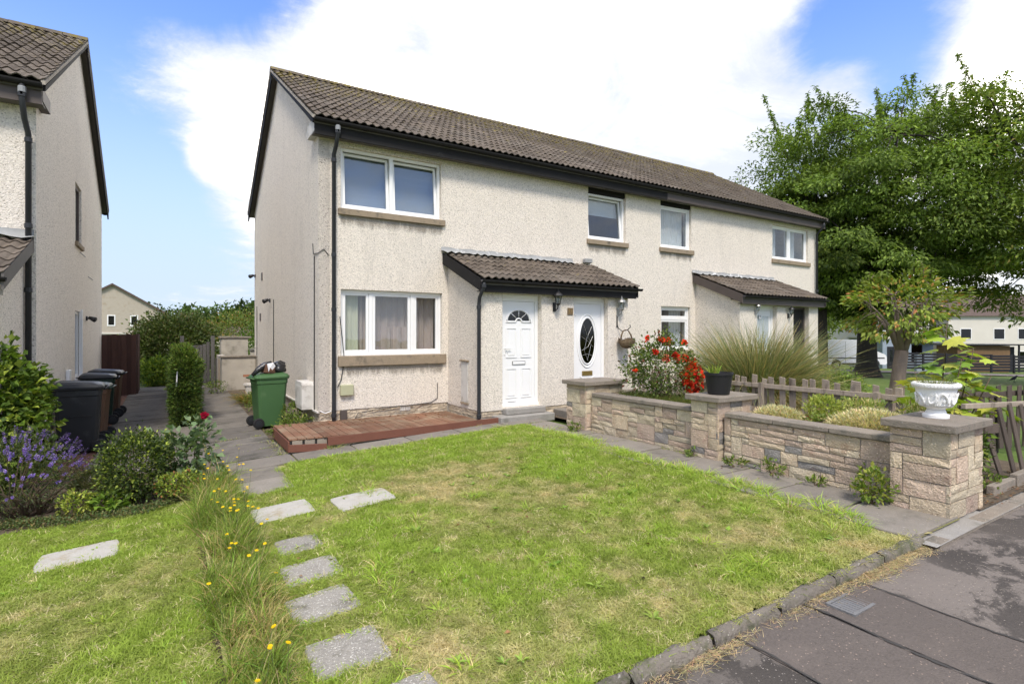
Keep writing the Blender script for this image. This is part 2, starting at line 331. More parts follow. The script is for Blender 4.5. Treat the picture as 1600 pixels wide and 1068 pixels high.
MAT = dict(
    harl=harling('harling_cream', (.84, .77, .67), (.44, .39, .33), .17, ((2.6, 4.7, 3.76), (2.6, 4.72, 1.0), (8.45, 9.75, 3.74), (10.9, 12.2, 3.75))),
    harl_l=harling('harling_stone', (.87, .80, .71), (.42, .37, .31), .22),
    tile=tile_mat('roof_tile'),
    black=simple('black_paint', (.022, .021, .021), .75, .3, 3, col2=(.07, .068, .065), th=(.66, .75), sc2=4, spec=.15),
    brownp=simple('brown_paint', (.085, .068, .06), .55, .2, 3),
    pipe=simple('pipe_plastic', (.028, .03, .034), .4, .3, 2, col2=(.10, .10, .10), th=(.68, .8), sc2=6),
    grey_p=simple('grey_collar', (.28, .29, .30), .5, .2, 6),
    white=simple('white_upvc', (.82, .82, .81), .35, .04, 2, col2=(.62, .61, .57), th=(.66, .9), sc2=3, spec=.45),
    sill=simple('sill_stone', (.29, .23, .16), .9, .2, 9, .5, 60, col2=(.12, .105, .08), th=(.5, .75), sc2=4),
    soffit=simple('soffit_board', (.12, .11, .1), .7),
    lead=simple('lead_sheet', (.30, .305, .30), .7, .25, 8, .2, 20, col2=(.7, .7, .69), th=(.52, .7), sc2=5),
    mortar=simple('mortar', (.36, .32, .27), .95, .2, 14, .5, 50),
    glass=glassy('window_glass', (.86, .88, .88), .02),
    glass_d=glassy('dark_glass', (.06, .065, .07), .0),
    interior=simple('interior_paint', (.34, .31, .28), .9, .1),
    blind=simple('grey_blind', (.36, .40, .46), .8, .12, 3, stretch=(.2, .2, 22)),
    net=simple('net_curtain', (.72, .74, .76), .9, .1, 8),
    curtain=simple('mauve_curtain', (.60, .48, .44), .9, .12, 4),
    cream_c=simple('cream_curtain', (.74, .72, .55), .9, .08, 4),
    brick=simple('plinth_brick', (.50, .42, .31), .92, .25, 12, .9, 45, objvar=.18, col2=(.27, .23, .18), th=(.5, .75), sc2=5),
    concrete=simple('concrete', (.30, .285, .26), .92, .2, 8, .5, 60, col2=(.17, .165, .14), th=(.5, .7), sc2=3, speck=((.5, .48, .44), 45, (.66, .7))),
    cap=simple('coping_concrete', (.25, .215, .175), .93, .22, 7, .6, 70, col2=(.15, .14, .115), th=(.5, .7), sc2=5, objvar=.08, speck=((.46, .43, .36), 50, (.66, .7))),
    kerb=simple('kerb_concrete', (.17, .15, .125), .95, .3, 9, .9, 45, col2=(.085, .09, .05), th=(.48, .66), sc2=6, objvar=.15, speck=((.36, .34, .3), 40, (.66, .7))),
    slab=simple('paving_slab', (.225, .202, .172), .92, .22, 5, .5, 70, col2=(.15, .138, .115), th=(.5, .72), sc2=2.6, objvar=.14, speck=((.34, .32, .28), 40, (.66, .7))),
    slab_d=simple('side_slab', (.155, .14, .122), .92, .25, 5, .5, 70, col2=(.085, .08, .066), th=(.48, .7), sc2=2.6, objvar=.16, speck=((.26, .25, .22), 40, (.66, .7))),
    pebble_slab=simple('pebble_slab', (.30, .28, .245), .9, .25, 9, .9, 70, col2=(.16, .15, .12), th=(.55, .7), sc2=5, objvar=.08, speck=((.60, .575, .51), 85, (.60, .64))),
    white_slab=simple('white_slab', (.44, .42, .375), .9, .14, 9, .6, 60, col2=(.36, .31, .22), th=(.5, .7), sc2=5, objvar=.06, speck=((.3, .28, .24), 34, (.68, .71))),
    deck=simple('deck_stain', (.195, .098, .058), .75, .3, 3, .5, 40, col2=(.25, .175, .115), th=(.42, .66), sc2=2.2, objvar=.22),
    deck_f=simple('deck_fascia', (.165, .066, .042), .65, .2, 4, .3, 40, col2=(.15, .07, .05), th=(.55, .75), sc2=3, objvar=.08),
    joist=simple('raw_timber', (.30, .255, .20), .85, .2, 10),
    soil=simple('soil', (.105, .08, .055), .98, .4, 9, 1.0, 40, col2=(.19, .155, .10), th=(.5, .7), sc2=5),
    gravel=simple('red_gravel', (.25, .135, .10), .95, .4, 30, 1.0, 60, objvar=.1, col2=(.16, .10, .07), sc2=22),
    moss=simple('joint_moss', (.20, .20, .07), .97, .3, 12, .8, 50, col2=(.16, .135, .09), th=(.45, .65), sc2=6),
    lawn=simple('lawn_soil', (.30, .30, .11), .97, .3, 9, .8, 60, col2=(.44, .36, .20), th=(.47, .66), sc2=1.3),
    park=simple('park_turf', (.085, .135, .022), .95, .25, 3, .6, 30, col2=(.13, .15, .04), th=(.5, .7), sc2=.6),
    fence=simple('weathered_picket', (.34, .285, .225), .93, .3, 4, .6, 60, objvar=.22, stretch=(6, 6, 1), col2=(.14, .115, .09), th=(.5, .7), sc2=2),
    fence_dk=simple('dark_picket', (.115, .09, .072), .93, .3, 4, .6, 60, objvar=.2, stretch=(6, 6, 1)),
    fence_br=simple('brown_fence', (.075, .038, .030), .8, .3, 4, .3, 50, objvar=.15, stretch=(6, 6, .8)),
    gate=simple('grey_gate', (.10, .095, .09), .92, .3, 4, .4, 50, objvar=.2, stretch=(6, 6, .8)),
    black_f=simple('black_board', (.018, .019, .023), .6, .2, 3, objvar=.15),
    shed=simple('shed_timber', (.20, .125, .065), .85, .25, 4, objvar=.15),
    bark=simple('bark', (.20, .155, .12), .95, .35, 6, 1.0, 22, stretch=(1, 1, .35)),
    bark_d=simple('dark_bark', (.040, .033, .027), .95, .35, 5, 1.0, 16, stretch=(1, 1, .3)),
    twig=simple('twig', (.12, .085, .055), .9, .3, 9),
    stem=simple('green_stem', (.10, .13, .04), .8, .3, 9),
    leaf=foliage('leaf', .28, gain=1.25), leaf_t=foliage('tree_leaf', .32, rough=.6, spec=.2, gain=1.3), blade=foliage('grass_blade', .3, True, .6, .2), reed=foliage('long_blade', .25, False, .6, .25),
    petal=foliage('petal', .25, rough=.7, spec=.1),
    bin_b=simple('bin_black', (.020, .022, .025), .42, .2, 4, .15, 120, col2=(.05, .052, .055), th=(.55, .75), sc2=3),
    bin_g=simple('bin_green', (.055, .125, .045), .48, .12, 3, .12, 120, col2=(.09, .16, .07), th=(.6, .8), sc2=3),
    bin_br=simple('bin_brown', (.105, .058, .036), .5, .15, 3, .12, 120),
    bin_dg=simple('bin_dark_green', (.018, .036, .026), .45, .2, 4, .12, 120),
    rubber=simple('rubber', (.015, .015, .016), .75, .2, 9),
    bag=simple('plastic_bag', (.018, .018, .02), .28, .3, 9, .6, 25, spec=.6),
    card=simple('cardboard', (.16, .085, .055), .9, .2, 6),
    paper=simple('paper', (.72, .72, .74), .8, .08, 6),
    metal_d=simple('dark_metal', (.05, .05, .052), .45, .2, 12, metal=.6),
    metal_s=simple('silver_metal', (.38, .38, .37), .4, .25, 12, metal=.7),
    brass=simple('brass', (.36, .26, .09), .4, .15, 12, metal=.7),
    urn=simple('urn_paint', (.83, .83, .81), .6, .04, 6, .2, 60, col2=(.60, .58, .52), th=(.6, .85), sc2=6),
    pot_k=simple('black_pot', (.014, .014, .015), .55, .2, 6, .2, 60),
    terr=simple('terracotta', (.32, .14, .08), .85, .2, 6),
    wicker=simple('wicker', (.15, .105, .06), .95, .35, 40, 1.0, 60, col2=(.24, .19, .11), sc2=20),
    utility=simple('utility_green', (.42, .42, .27), .6, .1, 4),
    utility_w=simple('utility_white', (.60, .58, .54), .75, .15, 6, .2, 40, col2=(.40, .37, .33), th=(.5, .7), sc2=5),
    plaque=simple('plaque_wood', (.16, .11, .06), .6, .2, 9),
    cream=simple('cream_render', (.60, .54, .45), .95, .08, 2, .4, 30),
    brick_far=simple('buff_brick', (.42, .37, .305), .95, .15, 6, .3, 20, col2=(.36, .30, .23), sc2=3),
    pale=simple('pale_render', (.62, .585, .52), .95, .08, 1),
    bluegrey=simple('blue_grey_cladding', (.28, .335, .40), .7, .12, 2, stretch=(1, 1, 8)),
    roof_far=simple('far_roof', (.105, .075, .062), .9, .25, 3, .4, 8),
    van=simple('van_paint', (.80, .82, .84), .3, .03, 1, spec=.5),
    tyre=simple('tyre', (.02, .02, .021), .8),
    old_wall=simple('old_render', (.42, .385, .33), .95, .25, 3, .6, 40, col2=(.20, .185, .15), th=(.48, .7), sc2=1.6),
    bird=simple('crow_feather', (.012, .012, .016), .45),
    iron=simple('cast_iron', (.17, .17, .172), .6, .25, 12, .4, 80),
)
STONES = [simple('stone_' + n, c, .95, .26, 14, 1.0, 55, objvar=.17, col2=c2, th=(.5, .72), sc2=7, speck=((c[0] * 1.6, c[1] * 1.6, c[2] * 1.6), 40, (.62, .68)))
          for n, c, c2 in (('pink', (.52, .405, .305), (.39, .265, .20)), ('buff', (.55, .45, .32), (.41, .29, .195)), ('rose', (.44, .345, .27), (.34, .235, .185)),
                           ('grey', (.28, .262, .24), (.20, .165, .155)), ('cream', (.57, .49, .355), (.42, .35, .235)), ('tan', (.50, .425, .31), (.37, .27, .19)))]
def tarmac(name, a, b_, c_, lo, hi, chips):
    m, nt, b = newmat(name); p = pos(nt)
    c = mix(nt, noise(nt, p, 55, 4, .8), [k * .5 for k in a], [k * 1.5 for k in a])
    c = mix(nt, smooth(nt, noise(nt, p, 1.6, 10, .72, .4), lo, hi), c, b_)
    vo = node(nt, 'ShaderNodeTexVoronoi', {'Vector': p, 'Scale': 95.0})
    s = node(nt, 'ShaderNodeSeparateColor', {0: vo.outputs['Color']}).outputs[0]
    k = math_(nt, 'MULTIPLY', math_(nt, 'GREATER_THAN', s, chips), math_(nt, 'LESS_THAN', vo.outputs['Distance'], .42))
    c = mix(nt, math_(nt, 'MULTIPLY', k, .8), c, c_)
    c = mix(nt, math_(nt, 'MULTIPLY', smooth(nt, noise(nt, p, 28, 5, .8), .56, .66), .45), c, [q * .45 for q in a])
    c = mix(nt, math_(nt, 'MULTIPLY', smooth(nt, noise(nt, p, .9, 3), .4, .65), .35), c, [k * .72 for k in b_])
    setc(nt, b, c); b.inputs['Roughness'].default_value = .85; b.inputs['Specular IOR Level'].default_value = .3
    bumpn(nt, b, math_(nt, 'ADD', noise(nt, p, 80, 3), math_(nt, 'MULTIPLY', vo.outputs['Distance'], -.5)), .7, .008)
    return m
MAT['tarmac'] = tarmac('tarmac', (.062, .054, .048), (.185, .16, .14), (.36, .31, .26), .46, .53, .95)
MAT['tarmac2'] = tarmac('tarmac_patch', (.118, .100, .088), (.145, .122, .106), (.34, .26, .21), .5, .7, .965)
MAT['tarmac3'] = tarmac('old_tarmac', (.050, .044, .039), (.14, .122, .107), (.36, .32, .28), .55, .60, .93)
MAT['seam'] = simple('bitumen_seam', (.05, .046, .042), .7, .3, 8)
MAT['road'] = simple('far_road', (.16, .14, .13), .9, .15, 2)

# ------------------------------------------------------------------ the ground, paths, pavement
def sheet(name, x0, x1, y0, y1, nx, ny, off, mat, parent=None, kind='structure'):
    fy0 = y0 if callable(y0) else (lambda x: y0); fy1 = y1 if callable(y1) else (lambda x: y1)
    V = []; F = []
    for i in range(nx + 1):
        x = x0 + (x1 - x0) * i / nx
        for j in range(ny + 1):
            y = fy0(x) + (fy1(x) - fy0(x)) * j / ny; V.append((x, y, g(x, y) + off))
    for i in range(nx):
        for j in range(ny):
            a = i * (ny + 1) + j; F.append((a, a + ny + 1, a + ny + 2, a + 1))
    o = link(name, np_mesh(name, V, F, mat, smooth=True), parent)
    if kind: o['kind'] = kind
    return o
def big_ground():
    xs = np.unique(np.concatenate([np.linspace(-500, -12, 14), np.linspace(-12, 20, 60), np.linspace(20, 90, 40), np.linspace(90, 700, 14)]))
    ys = np.unique(np.concatenate([np.linspace(-300, -6, 8), np.linspace(-6, 24, 50), np.linspace(24, 120, 24), np.linspace(120, 800, 10)]))
    V = [(x, y, g(x, y) - .11) for x in xs for y in ys]; n = len(ys)
    F = [(i * n + j, (i + 1) * n + j, (i + 1) * n + j + 1, i * n + j + 1) for i in range(len(xs) - 1) for j in range(n - 1)]
    o = link('ground', np_mesh('ground', V, F, MAT['park'], smooth=True)); o['kind'] = 'structure'
big_ground()
sheet('pavement', -8, 30, -3.0, lambda x: yk(x) + .02, 60, 8, -.065, MAT['tarmac'])
sheet('pavement_patch', -8, 2.79, -3.0, lambda x: yk(x) - .0, 20, 6, -.0605, MAT['tarmac3'])
sheet('pavement_patch', 2.80, 3.44, -1.2, lambda x: yk(x) - .02, 4, 6, -.058, MAT['tarmac2'])
sheet('pavement_patch', 3.47, 4.02, -1.2, lambda x: yk(x) - .06, 4, 6, -.059, MAT['tarmac2'])
def seam(x, w, y0, y1, off):
    V = []; n = 70
    for k in range(n + 1):
        y = y0 + (y1 - y0) * k / n; xx = x + .012 * math.sin(k * .31) + rnd.gauss(0, .0035); ww = w * rnd.uniform(.35, 1.3)
        V += [(xx - ww, y, g(x, y) + off), (xx + ww, y, g(x, y) + off)]
    link('pavement_seam', np_mesh('pavement_seam', V, [(2 * k, 2 * k + 1, 2 * k + 3, 2 * k + 2) for k in range(n)], MAT['seam']))['kind'] = 'structure'
seam(3.455, .013, -1.2, 1.96, -.054); seam(4.02, .010, -1.2, 1.92, -.055); seam(2.80, .009, -1.2, 2.0, -.053)
sheet('lawn', .26, 5.25, lambda x: yk(x) + .05, 8.0, 30, 30, -.012, MAT['lawn'])
sheet('lawn', -9, .21, lambda x: yk(x) + .05, 7.2, 30, 24, -.016, MAT['lawn'])
sheet('flower_bed_soil', -9, .6, 7.1, 9.3, 30, 6, -.005, MAT['soil'])
sheet('soil_strip', .19, .30, lambda x: yk(x) + .05, 7.4, 1, 30, -.06, MAT['soil'])
sheet('soil_strip', 6.3, 9.0, 1.93, 9.0, 10, 20, -.02, MAT['soil'])
sheet('gravel_strip', -1.60, -1.0, 9.3, 19.2, 3, 20, -.012, MAT['gravel'])

def slab_mesh(w, d, h, mat):
    return MB().box(-w / 2, w / 2, -d / 2, d / 2, -h, 0).mesh('slab', mat, .006)
def lay(parent, me, x, y, off=0.0, rz=0.0, name='slab'):
    o = bpy.data.objects.new(name, me); COL.objects.link(o)
    sx = (g(x + .1, y) - g(x - .1, y)) / .2; sy = (g(x, y + .1) - g(x, y - .1)) / .2
    o.location = (x, y, g(x, y) + off); o.rotation_euler = (math.atan(sy) + rnd.gauss(0, .006), -math.atan(sx) + rnd.gauss(0, .006), rz + rnd.gauss(0, .006))
    if parent is not None: o.parent = parent
    return o
def path(name, x0, x1, y0, y1, cols, rows, label_off=0.0, sm_='slab'):
    base = sheet(name, x0, x1, y0, y1, max(2, cols), max(2, rows), -.020 + label_off, MAT['moss'])
    w = (x1 - x0) / cols; d = (y1 - y0) / rows
    me = slab_mesh(w - .022, d - .03, .05, MAT[sm_])
    for i in range(cols):
        for j in range(rows):
            lay(base, me, x0 + w * (i + .5), y0 + d * (j + .5), label_off + rnd.gauss(.002, .003))
    return base
path('garden_path', 4.95, 5.86, 1.935, 8.03, 1, 9)
path('house_path', .66, 5.86, 8.05, 8.64, 6, 1)
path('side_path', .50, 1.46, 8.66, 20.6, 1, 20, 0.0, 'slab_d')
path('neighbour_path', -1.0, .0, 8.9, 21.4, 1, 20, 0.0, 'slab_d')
sheet('path_joint', .0, .5, 8.66, 12.6, 2, 8, -.03, MAT['moss'])
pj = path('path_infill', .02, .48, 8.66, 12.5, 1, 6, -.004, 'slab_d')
path('step_path', .66, 1.26, 6.75, 8.02, 1, 2)
sheet('side_soil', 1.46, 2.25, 9.9, 20.6, 2, 12, -.02, MAT['soil'])
path('deck_path', 1.46, 5.0, 8.66, 9.95, 4, 2, -.03)
# stepping slabs set in the grass
for k, (x, y, w, d, mt, lab) in enumerate((
    (.98, 5.96, .56, .46, 'white_slab', 'pale speckled slab in the grass directly at the tall flowers, left of its white twin'),
    (1.76, 5.79, .60, .47, 'white_slab', 'white slab lying out on the main lawn, right of its pale twin'),
    (-.66, 5.94, .56, .42, 'white_slab', 'weathered pale slab alone in the left hand lawn'),
    (.95, 4.98, .36, .36, 'pebble_slab', 'small pebbly grey stepping slab nearest behind the white slabs, half grown over'),
    (.93, 4.38, .42, .40, 'pebble_slab', 'grey pebbly stepping slab, second towards the viewer from the white slabs'),
    (.88, 3.80, .43, .40, 'pebble_slab', 'grey stepping slab thick with white pebbles, third towards the viewer'),
    (.87, 3.16, .42, .40, 'pebble_slab', 'large pebbly stepping slab near the bottom edge, fourth towards the viewer'),
    (.97, 2.55, .42, .38, 'pebble_slab', 'pebbly slab cut by the bottom edge of the picture'))):
    pts_ = []
    for (ax_, ay_, bx_, by_) in ((-1, -1, 1, -1), (1, -1, 1, 1), (1, 1, -1, 1), (-1, 1, -1, -1)):
        for q in range(5):
            tt = q / 5; ux, uy = ax_ + (bx_ - ax_) * tt, ay_ + (by_ - ay_) * tt; kk = (.95 if q == 0 else 1.0) + rnd.gauss(0, .012); pts_.append((ux * w / 2 * kk, uy * d / 2 * kk))
    ms = MB().prism(pts_, lambda u, v, w_: (u, v, w_), -.05, 0).mesh('slab', MAT[mt], .007)
    o = lay(None, ms, x, y, .012 if mt == 'white_slab' else .0, rnd.uniform(-.07, .07), 'stepping_slab')
    tag(o, lab, 'paving slab', 'stepping slabs in the grass')
SLABS = [(.70, 1.26, 5.73, 6.19), (1.46, 2.06, 5.56, 6.03), (-.94, -.38, 5.73, 6.15), (.78, 1.12, 4.82, 5.14), (.73, 1.13, 4.2, 4.57), (.68, 1.08, 3.62, 3.98), (.67, 1.07, 2.97, 3.34), (.77, 1.17, 2.37, 2.73), (.7, 1.22, 6.8, 8.0)]
# kerb stones
kb = sheet('kerb', -8, 5.06, lambda x: yk(x) - .04, lambda x: yk(x) + .05, 20, 1, -.08, MAT['concrete'])
def kerb_piece(x0, x1, wob):
    mb = MB(); n = 5; prof = [(-.045, -.12), (-.046, -.025), (-.034, .004), (-.012, .016), (.016, .014), (.036, .0), (.045, -.03), (.045, -.12)]
    rows = []
    for i in range(n + 1):
        x = x0 + (x1 - x0) * i / n
        rows.append([(x, yk(x) + p[0] + rnd.gauss(0, wob), g(x, yk(x)) + p[1] * (1 if p[1] < -.05 else 1) + rnd.gauss(0, wob) - .012) for p in prof])
    V = [p for r in rows for p in r]; m = len(prof)
    F = [(i * m + j, i * m + j + 1, (i + 1) * m + j + 1, (i + 1) * m + j) for i in range(n) for j in range(m - 1)] + [tuple(range(m)), tuple(range(n * m, n * m + m))[::-1]]
    return mb.add(V, F)
x = 5.06
while x > -3:
    kerb_piece(x - .60, x - .006, .008).build('kerb_stone', MAT['kerb'], kb, smooth=True); x -= .61
kb2 = sheet('flush_edging', 5.0, 26, 1.80, 1.99, 24, 1, -.036, MAT['concrete'])
x = 5.09
while x < 16:
    L = .9; mb = MB(); mb.box(x, x + L - .012, 1.805, 1.925, g(x, 1.86) - .1, g(x, 1.86) - .032 + rnd.gauss(0, .004)); mb.build('kerb_stone', MAT['cap'], kb2, .006); x += L
# ribbed cover in the pavement
dc = thing('drain_cover', 'small ribbed iron cover set in the tarmac beside the kerb', 'drain cover', G(3.69, 1.80, -.06))
mb = MB(); z = g(3.69, 1.8)
mb.box(3.56, 3.82, 1.70, 1.72, z - .08, z - .052); mb.box(3.56, 3.82, 1.86, 1.88, z - .08, z - .052); mb.box(3.56, 3.58, 1.722, 1.858, z - .08, z - .053); mb.box(3.80, 3.82, 1.722, 1.858, z - .08, z - .053)
mb.build('frame', MAT['iron'], dc)
MB().box(3.582, 3.798, 1.722, 1.858, z - .08, z - .057).build('lid', MAT['iron'], dc)
mb = MB()
for i in range(7): mb.box(3.59 + i * .03, 3.605 + i * .03, 1.728, 1.852, z - .06, z - .0545)
mb.build('rib', MAT['iron'], dc)

# ------------------------------------------------------------------ houses
def tile_mesh(w=.30, L=.41, h=.019):
    n = 10; V = []; F = []
    def zz(x): return h * math.cos(4 * PI * x / w)
    for row, (y, dz) in enumerate(((0, .030), (L, .006))):
        for i in range(n + 1):
            x = (w + .004) * i / n - .002; V.append((x, y, zz(x) + dz))
    for i in range(n + 1):
        x = (w + .004) * i / n - .002; V.append((x, .004, zz(x) + .012))
    m = n + 1
    for i in range(n): F.append((i, i + 1, m + i + 1, m + i)); F.append((2 * m + i, 2 * m + i + 1, i + 1, i))
    me = bpy.data.meshes.new('tile'); me.from_pydata(V, [], F); me.materials.append(MAT['tile']); return me
TILE = tile_mesh()
TV = np.array([v.co[:] for v in TILE.vertices]); TF = np.array([p.vertices[:] for p in TILE.polygons])
def tiles(parent, x0, ncol, ey, ez, ang, rows, gauge, limit, cmp=(0, 0, 1.6), skip=None):
    """rows of tiles on a slope that rises towards +Y; nearest ones are single parts"""
    ca, sa = math.cos(ang), math.sin(ang); items = []
    for r in range(rows):
        for c in range(ncol):
            if skip and skip(r, c): continue
            o = (x0 + c * .30, ey + ca * r * gauge, ez + sa * r * gauge)
            dist = sum((a - b) ** 2 for a, b in zip(o, cmp)); items.append((dist, o))
    items.sort()
    rot = Matrix(((1, 0, 0), (0, ca, -sa), (0, sa, ca)))
    V = []; F = []
    for k, (dd, o) in enumerate(items):
        e = Matrix.Rotation(rnd.gauss(0, .012), 3, 'X') @ Matrix.Rotation(rnd.gauss(0, .008), 3, 'Z')
        if k < limit:
            t = bpy.data.objects.new('tile', TILE); COL.objects.link(t); t.parent = parent
            t.matrix_parent_inverse = parent.matrix_parent_inverse.copy() if False else Matrix()
            t.matrix_basis = PINV[parent.name] @ (Matrix.Translation(o) @ (rot @ e).to_4x4())
        else:
            m = np.array(rot @ e); F.append(TF + len(V) * len(TV)); V.append(TV @ m.T + np.array(o))
    if V:
        t = link('tile_field', np_mesh('tile_field', np.concatenate(V), np.concatenate(F), MAT['tile']), parent); t['kind'] = 'stuff'
PINV = {}
def roof_part(name, mb, mat, root):
    o = mb.build(name, mat, root); PINV[o.name] = Matrix(); return o       # its mesh is in world coordinates and so are its children
def front(y): return lambda u, v, w: (u, y + w, v)
def sash(mb, x0, x1, y, z0, z1, t=.055, d=.05, M=None):
    mb.box(x0, x0 + t, y, y + d, z0, z1, M); mb.box(x1 - t, x1, y, y + d, z0, z1, M)
    mb.box(x0 + t, x1 - t, y, y + d, z0, z0 + t, M); mb.box(x0 + t, x1 - t, y, y + d, z1 - t, z1, M)
def curtain(x0, x1, y, z0, z1, mat, parent, amp=.03, wl=.13, name='curtain'):
    n = max(6, int((x1 - x0) / .018)); V = []; F = []
    ph = rnd.uniform(0, 6)
    for i in range(n + 1):
        x = x0 + (x1 - x0) * i / n; yy = y + amp * math.sin(2 * PI * x / wl + ph + math.sin(x * 5)) + amp * .4 * math.sin(2 * PI * x / (wl * .37))
        V += [(x, yy, z0), (x, yy * 1.0, z1)]
    F = [(2 * i, 2 * i + 2, 2 * i + 3, 2 * i + 1) for i in range(n)]
    return link(name, np_mesh(name, V, F, mat, smooth=True), parent)
def window(root, x0, x1, z0, z1, y, splits, tilt=(), sillh=.13, sill_mat='sill', inner=None, transom=None, sill_over=(.05, .07), frame_t=.05):
    """frame set back in its opening; splits are pane edges; tilt marks sashes that lean inwards at the top"""
    yf = y + .07; mb = MB(); es = [x0 + .004] + list(splits) + [x1 - .004]
    sash(mb, x0 + .004, x1 - .004, yf, z0 + .004, z1 - .004, frame_t, .07)
    for s in splits: mb.box(s - .035, s + .035, yf + .002, yf + .066, z0 + frame_t, z1 - frame_t)
    if transom: mb.box(x0 + .05, x1 - .05, yf + .003, yf + .066, transom - .03, transom + .03)
    w = mb.build('window', MAT['white'], root, .004)
    for k in range(len(es) - 1):
        a = es[k] + (frame_t if k == 0 else .037); b = es[k + 1] - (frame_t if k == len(es) - 2 else .037); zb, zt = z0 + frame_t + .003, z1 - frame_t - .003
        spans = [(zb, zt)] if not transom else [(zb, transom - .032), (transom + .032, zt)]
        for zb, zt in spans:
            M = None
            if k in tilt: M = Matrix.Translation((0, yf + .03, zb)) @ Matrix.Rotation(-.085, 4, 'X') @ Matrix.Translation((0, -yf - .03, -zb))
            mb = MB(); sash(mb, a + .002, b - .002, yf + .012, zb, zt, .05, .05, M); s = mb.build('sash', MAT['white'], w, .004)
            MB().box(a + .05, b - .05, yf + .034, yf + .040, zb + .05, zt - .05, M).build('pane', MAT['glass'], w)
    MB().box(x0 - sill_over[0], x1 + sill_over[1], y - .055, y + .068, z0 - sillh, z0 - .002).build('sill', MAT[sill_mat], w, .008)
    if inner: inner(w, yf + .2)
    return w
def downpipe(root, pts, r=.036, mat='pipe', collars=()):
    o = MB().tube(pts, r, 10).build('downpipe', MAT[mat], root, smooth=True)
    for (x, y, z) in collars: MB().lathe([(r + .004, -.035), (r + .010, -.03), (r + .010, .03), (r + .004, .035)], 10, (x, y, z)).build('collar', MAT[mat], o)
    return o
def gutter(root, x0, x1, y, z, mat='black', r=.06):
    ang = [PI + PI * k / 8 for k in range(9)]
    prof = [(y + r * math.cos(a), z + r * math.sin(a)) for a in ang] + [(y + (r - .008) * math.cos(a), z + (r - .008) * math.sin(a)) for a in ang[::-1]]
    mb = MB().prism(prof, lambda u, v, w: (w, u, v), x0, x1)
    o = mb.build('gutter', MAT[mat], root)
    x = x0 + .9
    while x < x1 - .3:
        p2 = [(y + (r + .008) * math.cos(a), z + (r + .008) * math.sin(a)) for a in ang] + [(y + (r + .001) * math.cos(a), z + (r + .001) * math.sin(a)) for a in ang[::-1]]
        MB().prism(p2, lambda u, v, w: (w, u, v), x - .03, x + .03).build('gutter_bracket', MAT[mat], o); x += 1.7
    return o
def pack(W, H, unit, cw=.05, hs=(.62, .28, .10), wr=(3, 9)):
    nx, ny = max(1, int(round(W / cw))), max(1, int(round(H / unit))); cw, unit = W / nx, H / ny
    used = [[False] * nx for _ in range(ny)]; out = []
    for j in range(ny):
        for i in range(nx):
            if used[j][i]: continue
            q = rnd.random(); h = 1 if q < hs[0] else 2 if q < hs[0] + hs[1] else 3; h = min(h, ny - j); w = rnd.randint(*wr)
            if h >= 2: w = max(3, min(w, 7))
            free = 0
            while i + free < nx and not used[j][i + free]: free += 1
            w = min(w, free); w = free if free - w < 2 else w
            ok = h
            for hh in range(1, h):
                if any(used[j + hh][i + k] for k in range(w)): ok = hh; break
            for hh in range(ok):
                for k in range(w): used[j + hh][i + k] = True
            out.append((i * cw, (i + w) * cw, j * unit, (j + ok) * unit))
    return out
def stone(f, a, b, c, d, proud, mat, parent, name='stone', gap=.0055, rough=.0028):
    a += gap; b -= gap; c += gap; d -= gap; nx, ny = 4, 3; V = []; F = []
    for j in range(ny):
        for i in range(nx):
            e = (i in (0, nx - 1)) or (j in (0, ny - 1))
            V.append(f(a + (b - a) * i / (nx - 1) + (rnd.gauss(0, .002)), c + (d - c) * j / (ny - 1) + rnd.gauss(0, .002), -proud + (.003 if e else -.002) + rnd.gauss(0, rough)))
    ring = [0, 1, 2, 3, 7, 11, 10, 9, 8, 4]; k = len(V)
    for r in ring:
        i, j = r % nx, r // nx; V.append(f(a + (b - a) * i / (nx - 1), c + (d - c) * j / (ny - 1), .012))
    for j in range(ny - 1):
        for i in range(nx - 1): q = j * nx + i; F.append((q, q + 1, q + nx + 1, q + nx))
    for q in range(10): F.append((ring[q], k + q, k + (q + 1) % 10, ring[(q + 1) % 10]))
    return MB().add(V, F).build(name, mat, parent)
def bricks(root, f, u0, u1, v0, v1, parent):
    n = max(1, round((v1 - v0) / .075)); hh = (v1 - v0) / n
    for j in range(n):
        u = u0 - (.11 if j % 2 else 0)
        while u < u1:
            a, b = max(u, u0), min(u + .22, u1)
            if b - a > .03: stone(f, a, b, v0 + j * hh, v0 + (j + 1) * hh, .010, MAT['brick'], parent, 'brick', .004, .005)
            u += .22

XL, XR, YF, YB, ZE = 2.25, 18.42, 10.04, 18.62, 5.22
house = thing('house', 'long two storey cream roughcast house with brown tiled roof and two porches', 'house', (10, 14, 0))
HW = (2.64, 4.64, 3.87, 5.0), (2.64, 4.66, 1.18, 2.40), (8.48, 9.70, 3.85, 5.14), (10.95, 12.16, 3.86, 5.14), (15.94, 17.95, 3.92, 4.99), (10.97, 12.12, 1.14, 2.31)
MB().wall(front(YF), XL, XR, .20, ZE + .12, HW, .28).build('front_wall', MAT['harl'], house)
def gable(x, y0, y1, z0, ze, zr, sgn, holes=(), th=.28):
    mb = MB(); f = lambda u, v, w: (x - sgn * w, u, v)
    mb.wall(f, y0, y1, z0, ze, holes, th)
    ym = (y0 + y1) / 2; mb.prism([(y0, ze + .001), (y1, ze + .001), (ym, zr)], f, 0, th)
    return mb
ANG = math.atan2(8.02 - 5.36, 14.34 - 9.72)
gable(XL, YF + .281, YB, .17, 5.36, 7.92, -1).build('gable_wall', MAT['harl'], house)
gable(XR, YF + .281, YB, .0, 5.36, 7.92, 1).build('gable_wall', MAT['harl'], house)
MB().box(XL + .3, XR - .3, YB - .28, YB, .0, 5.3).build('rear_wall', MAT['harl'], house)
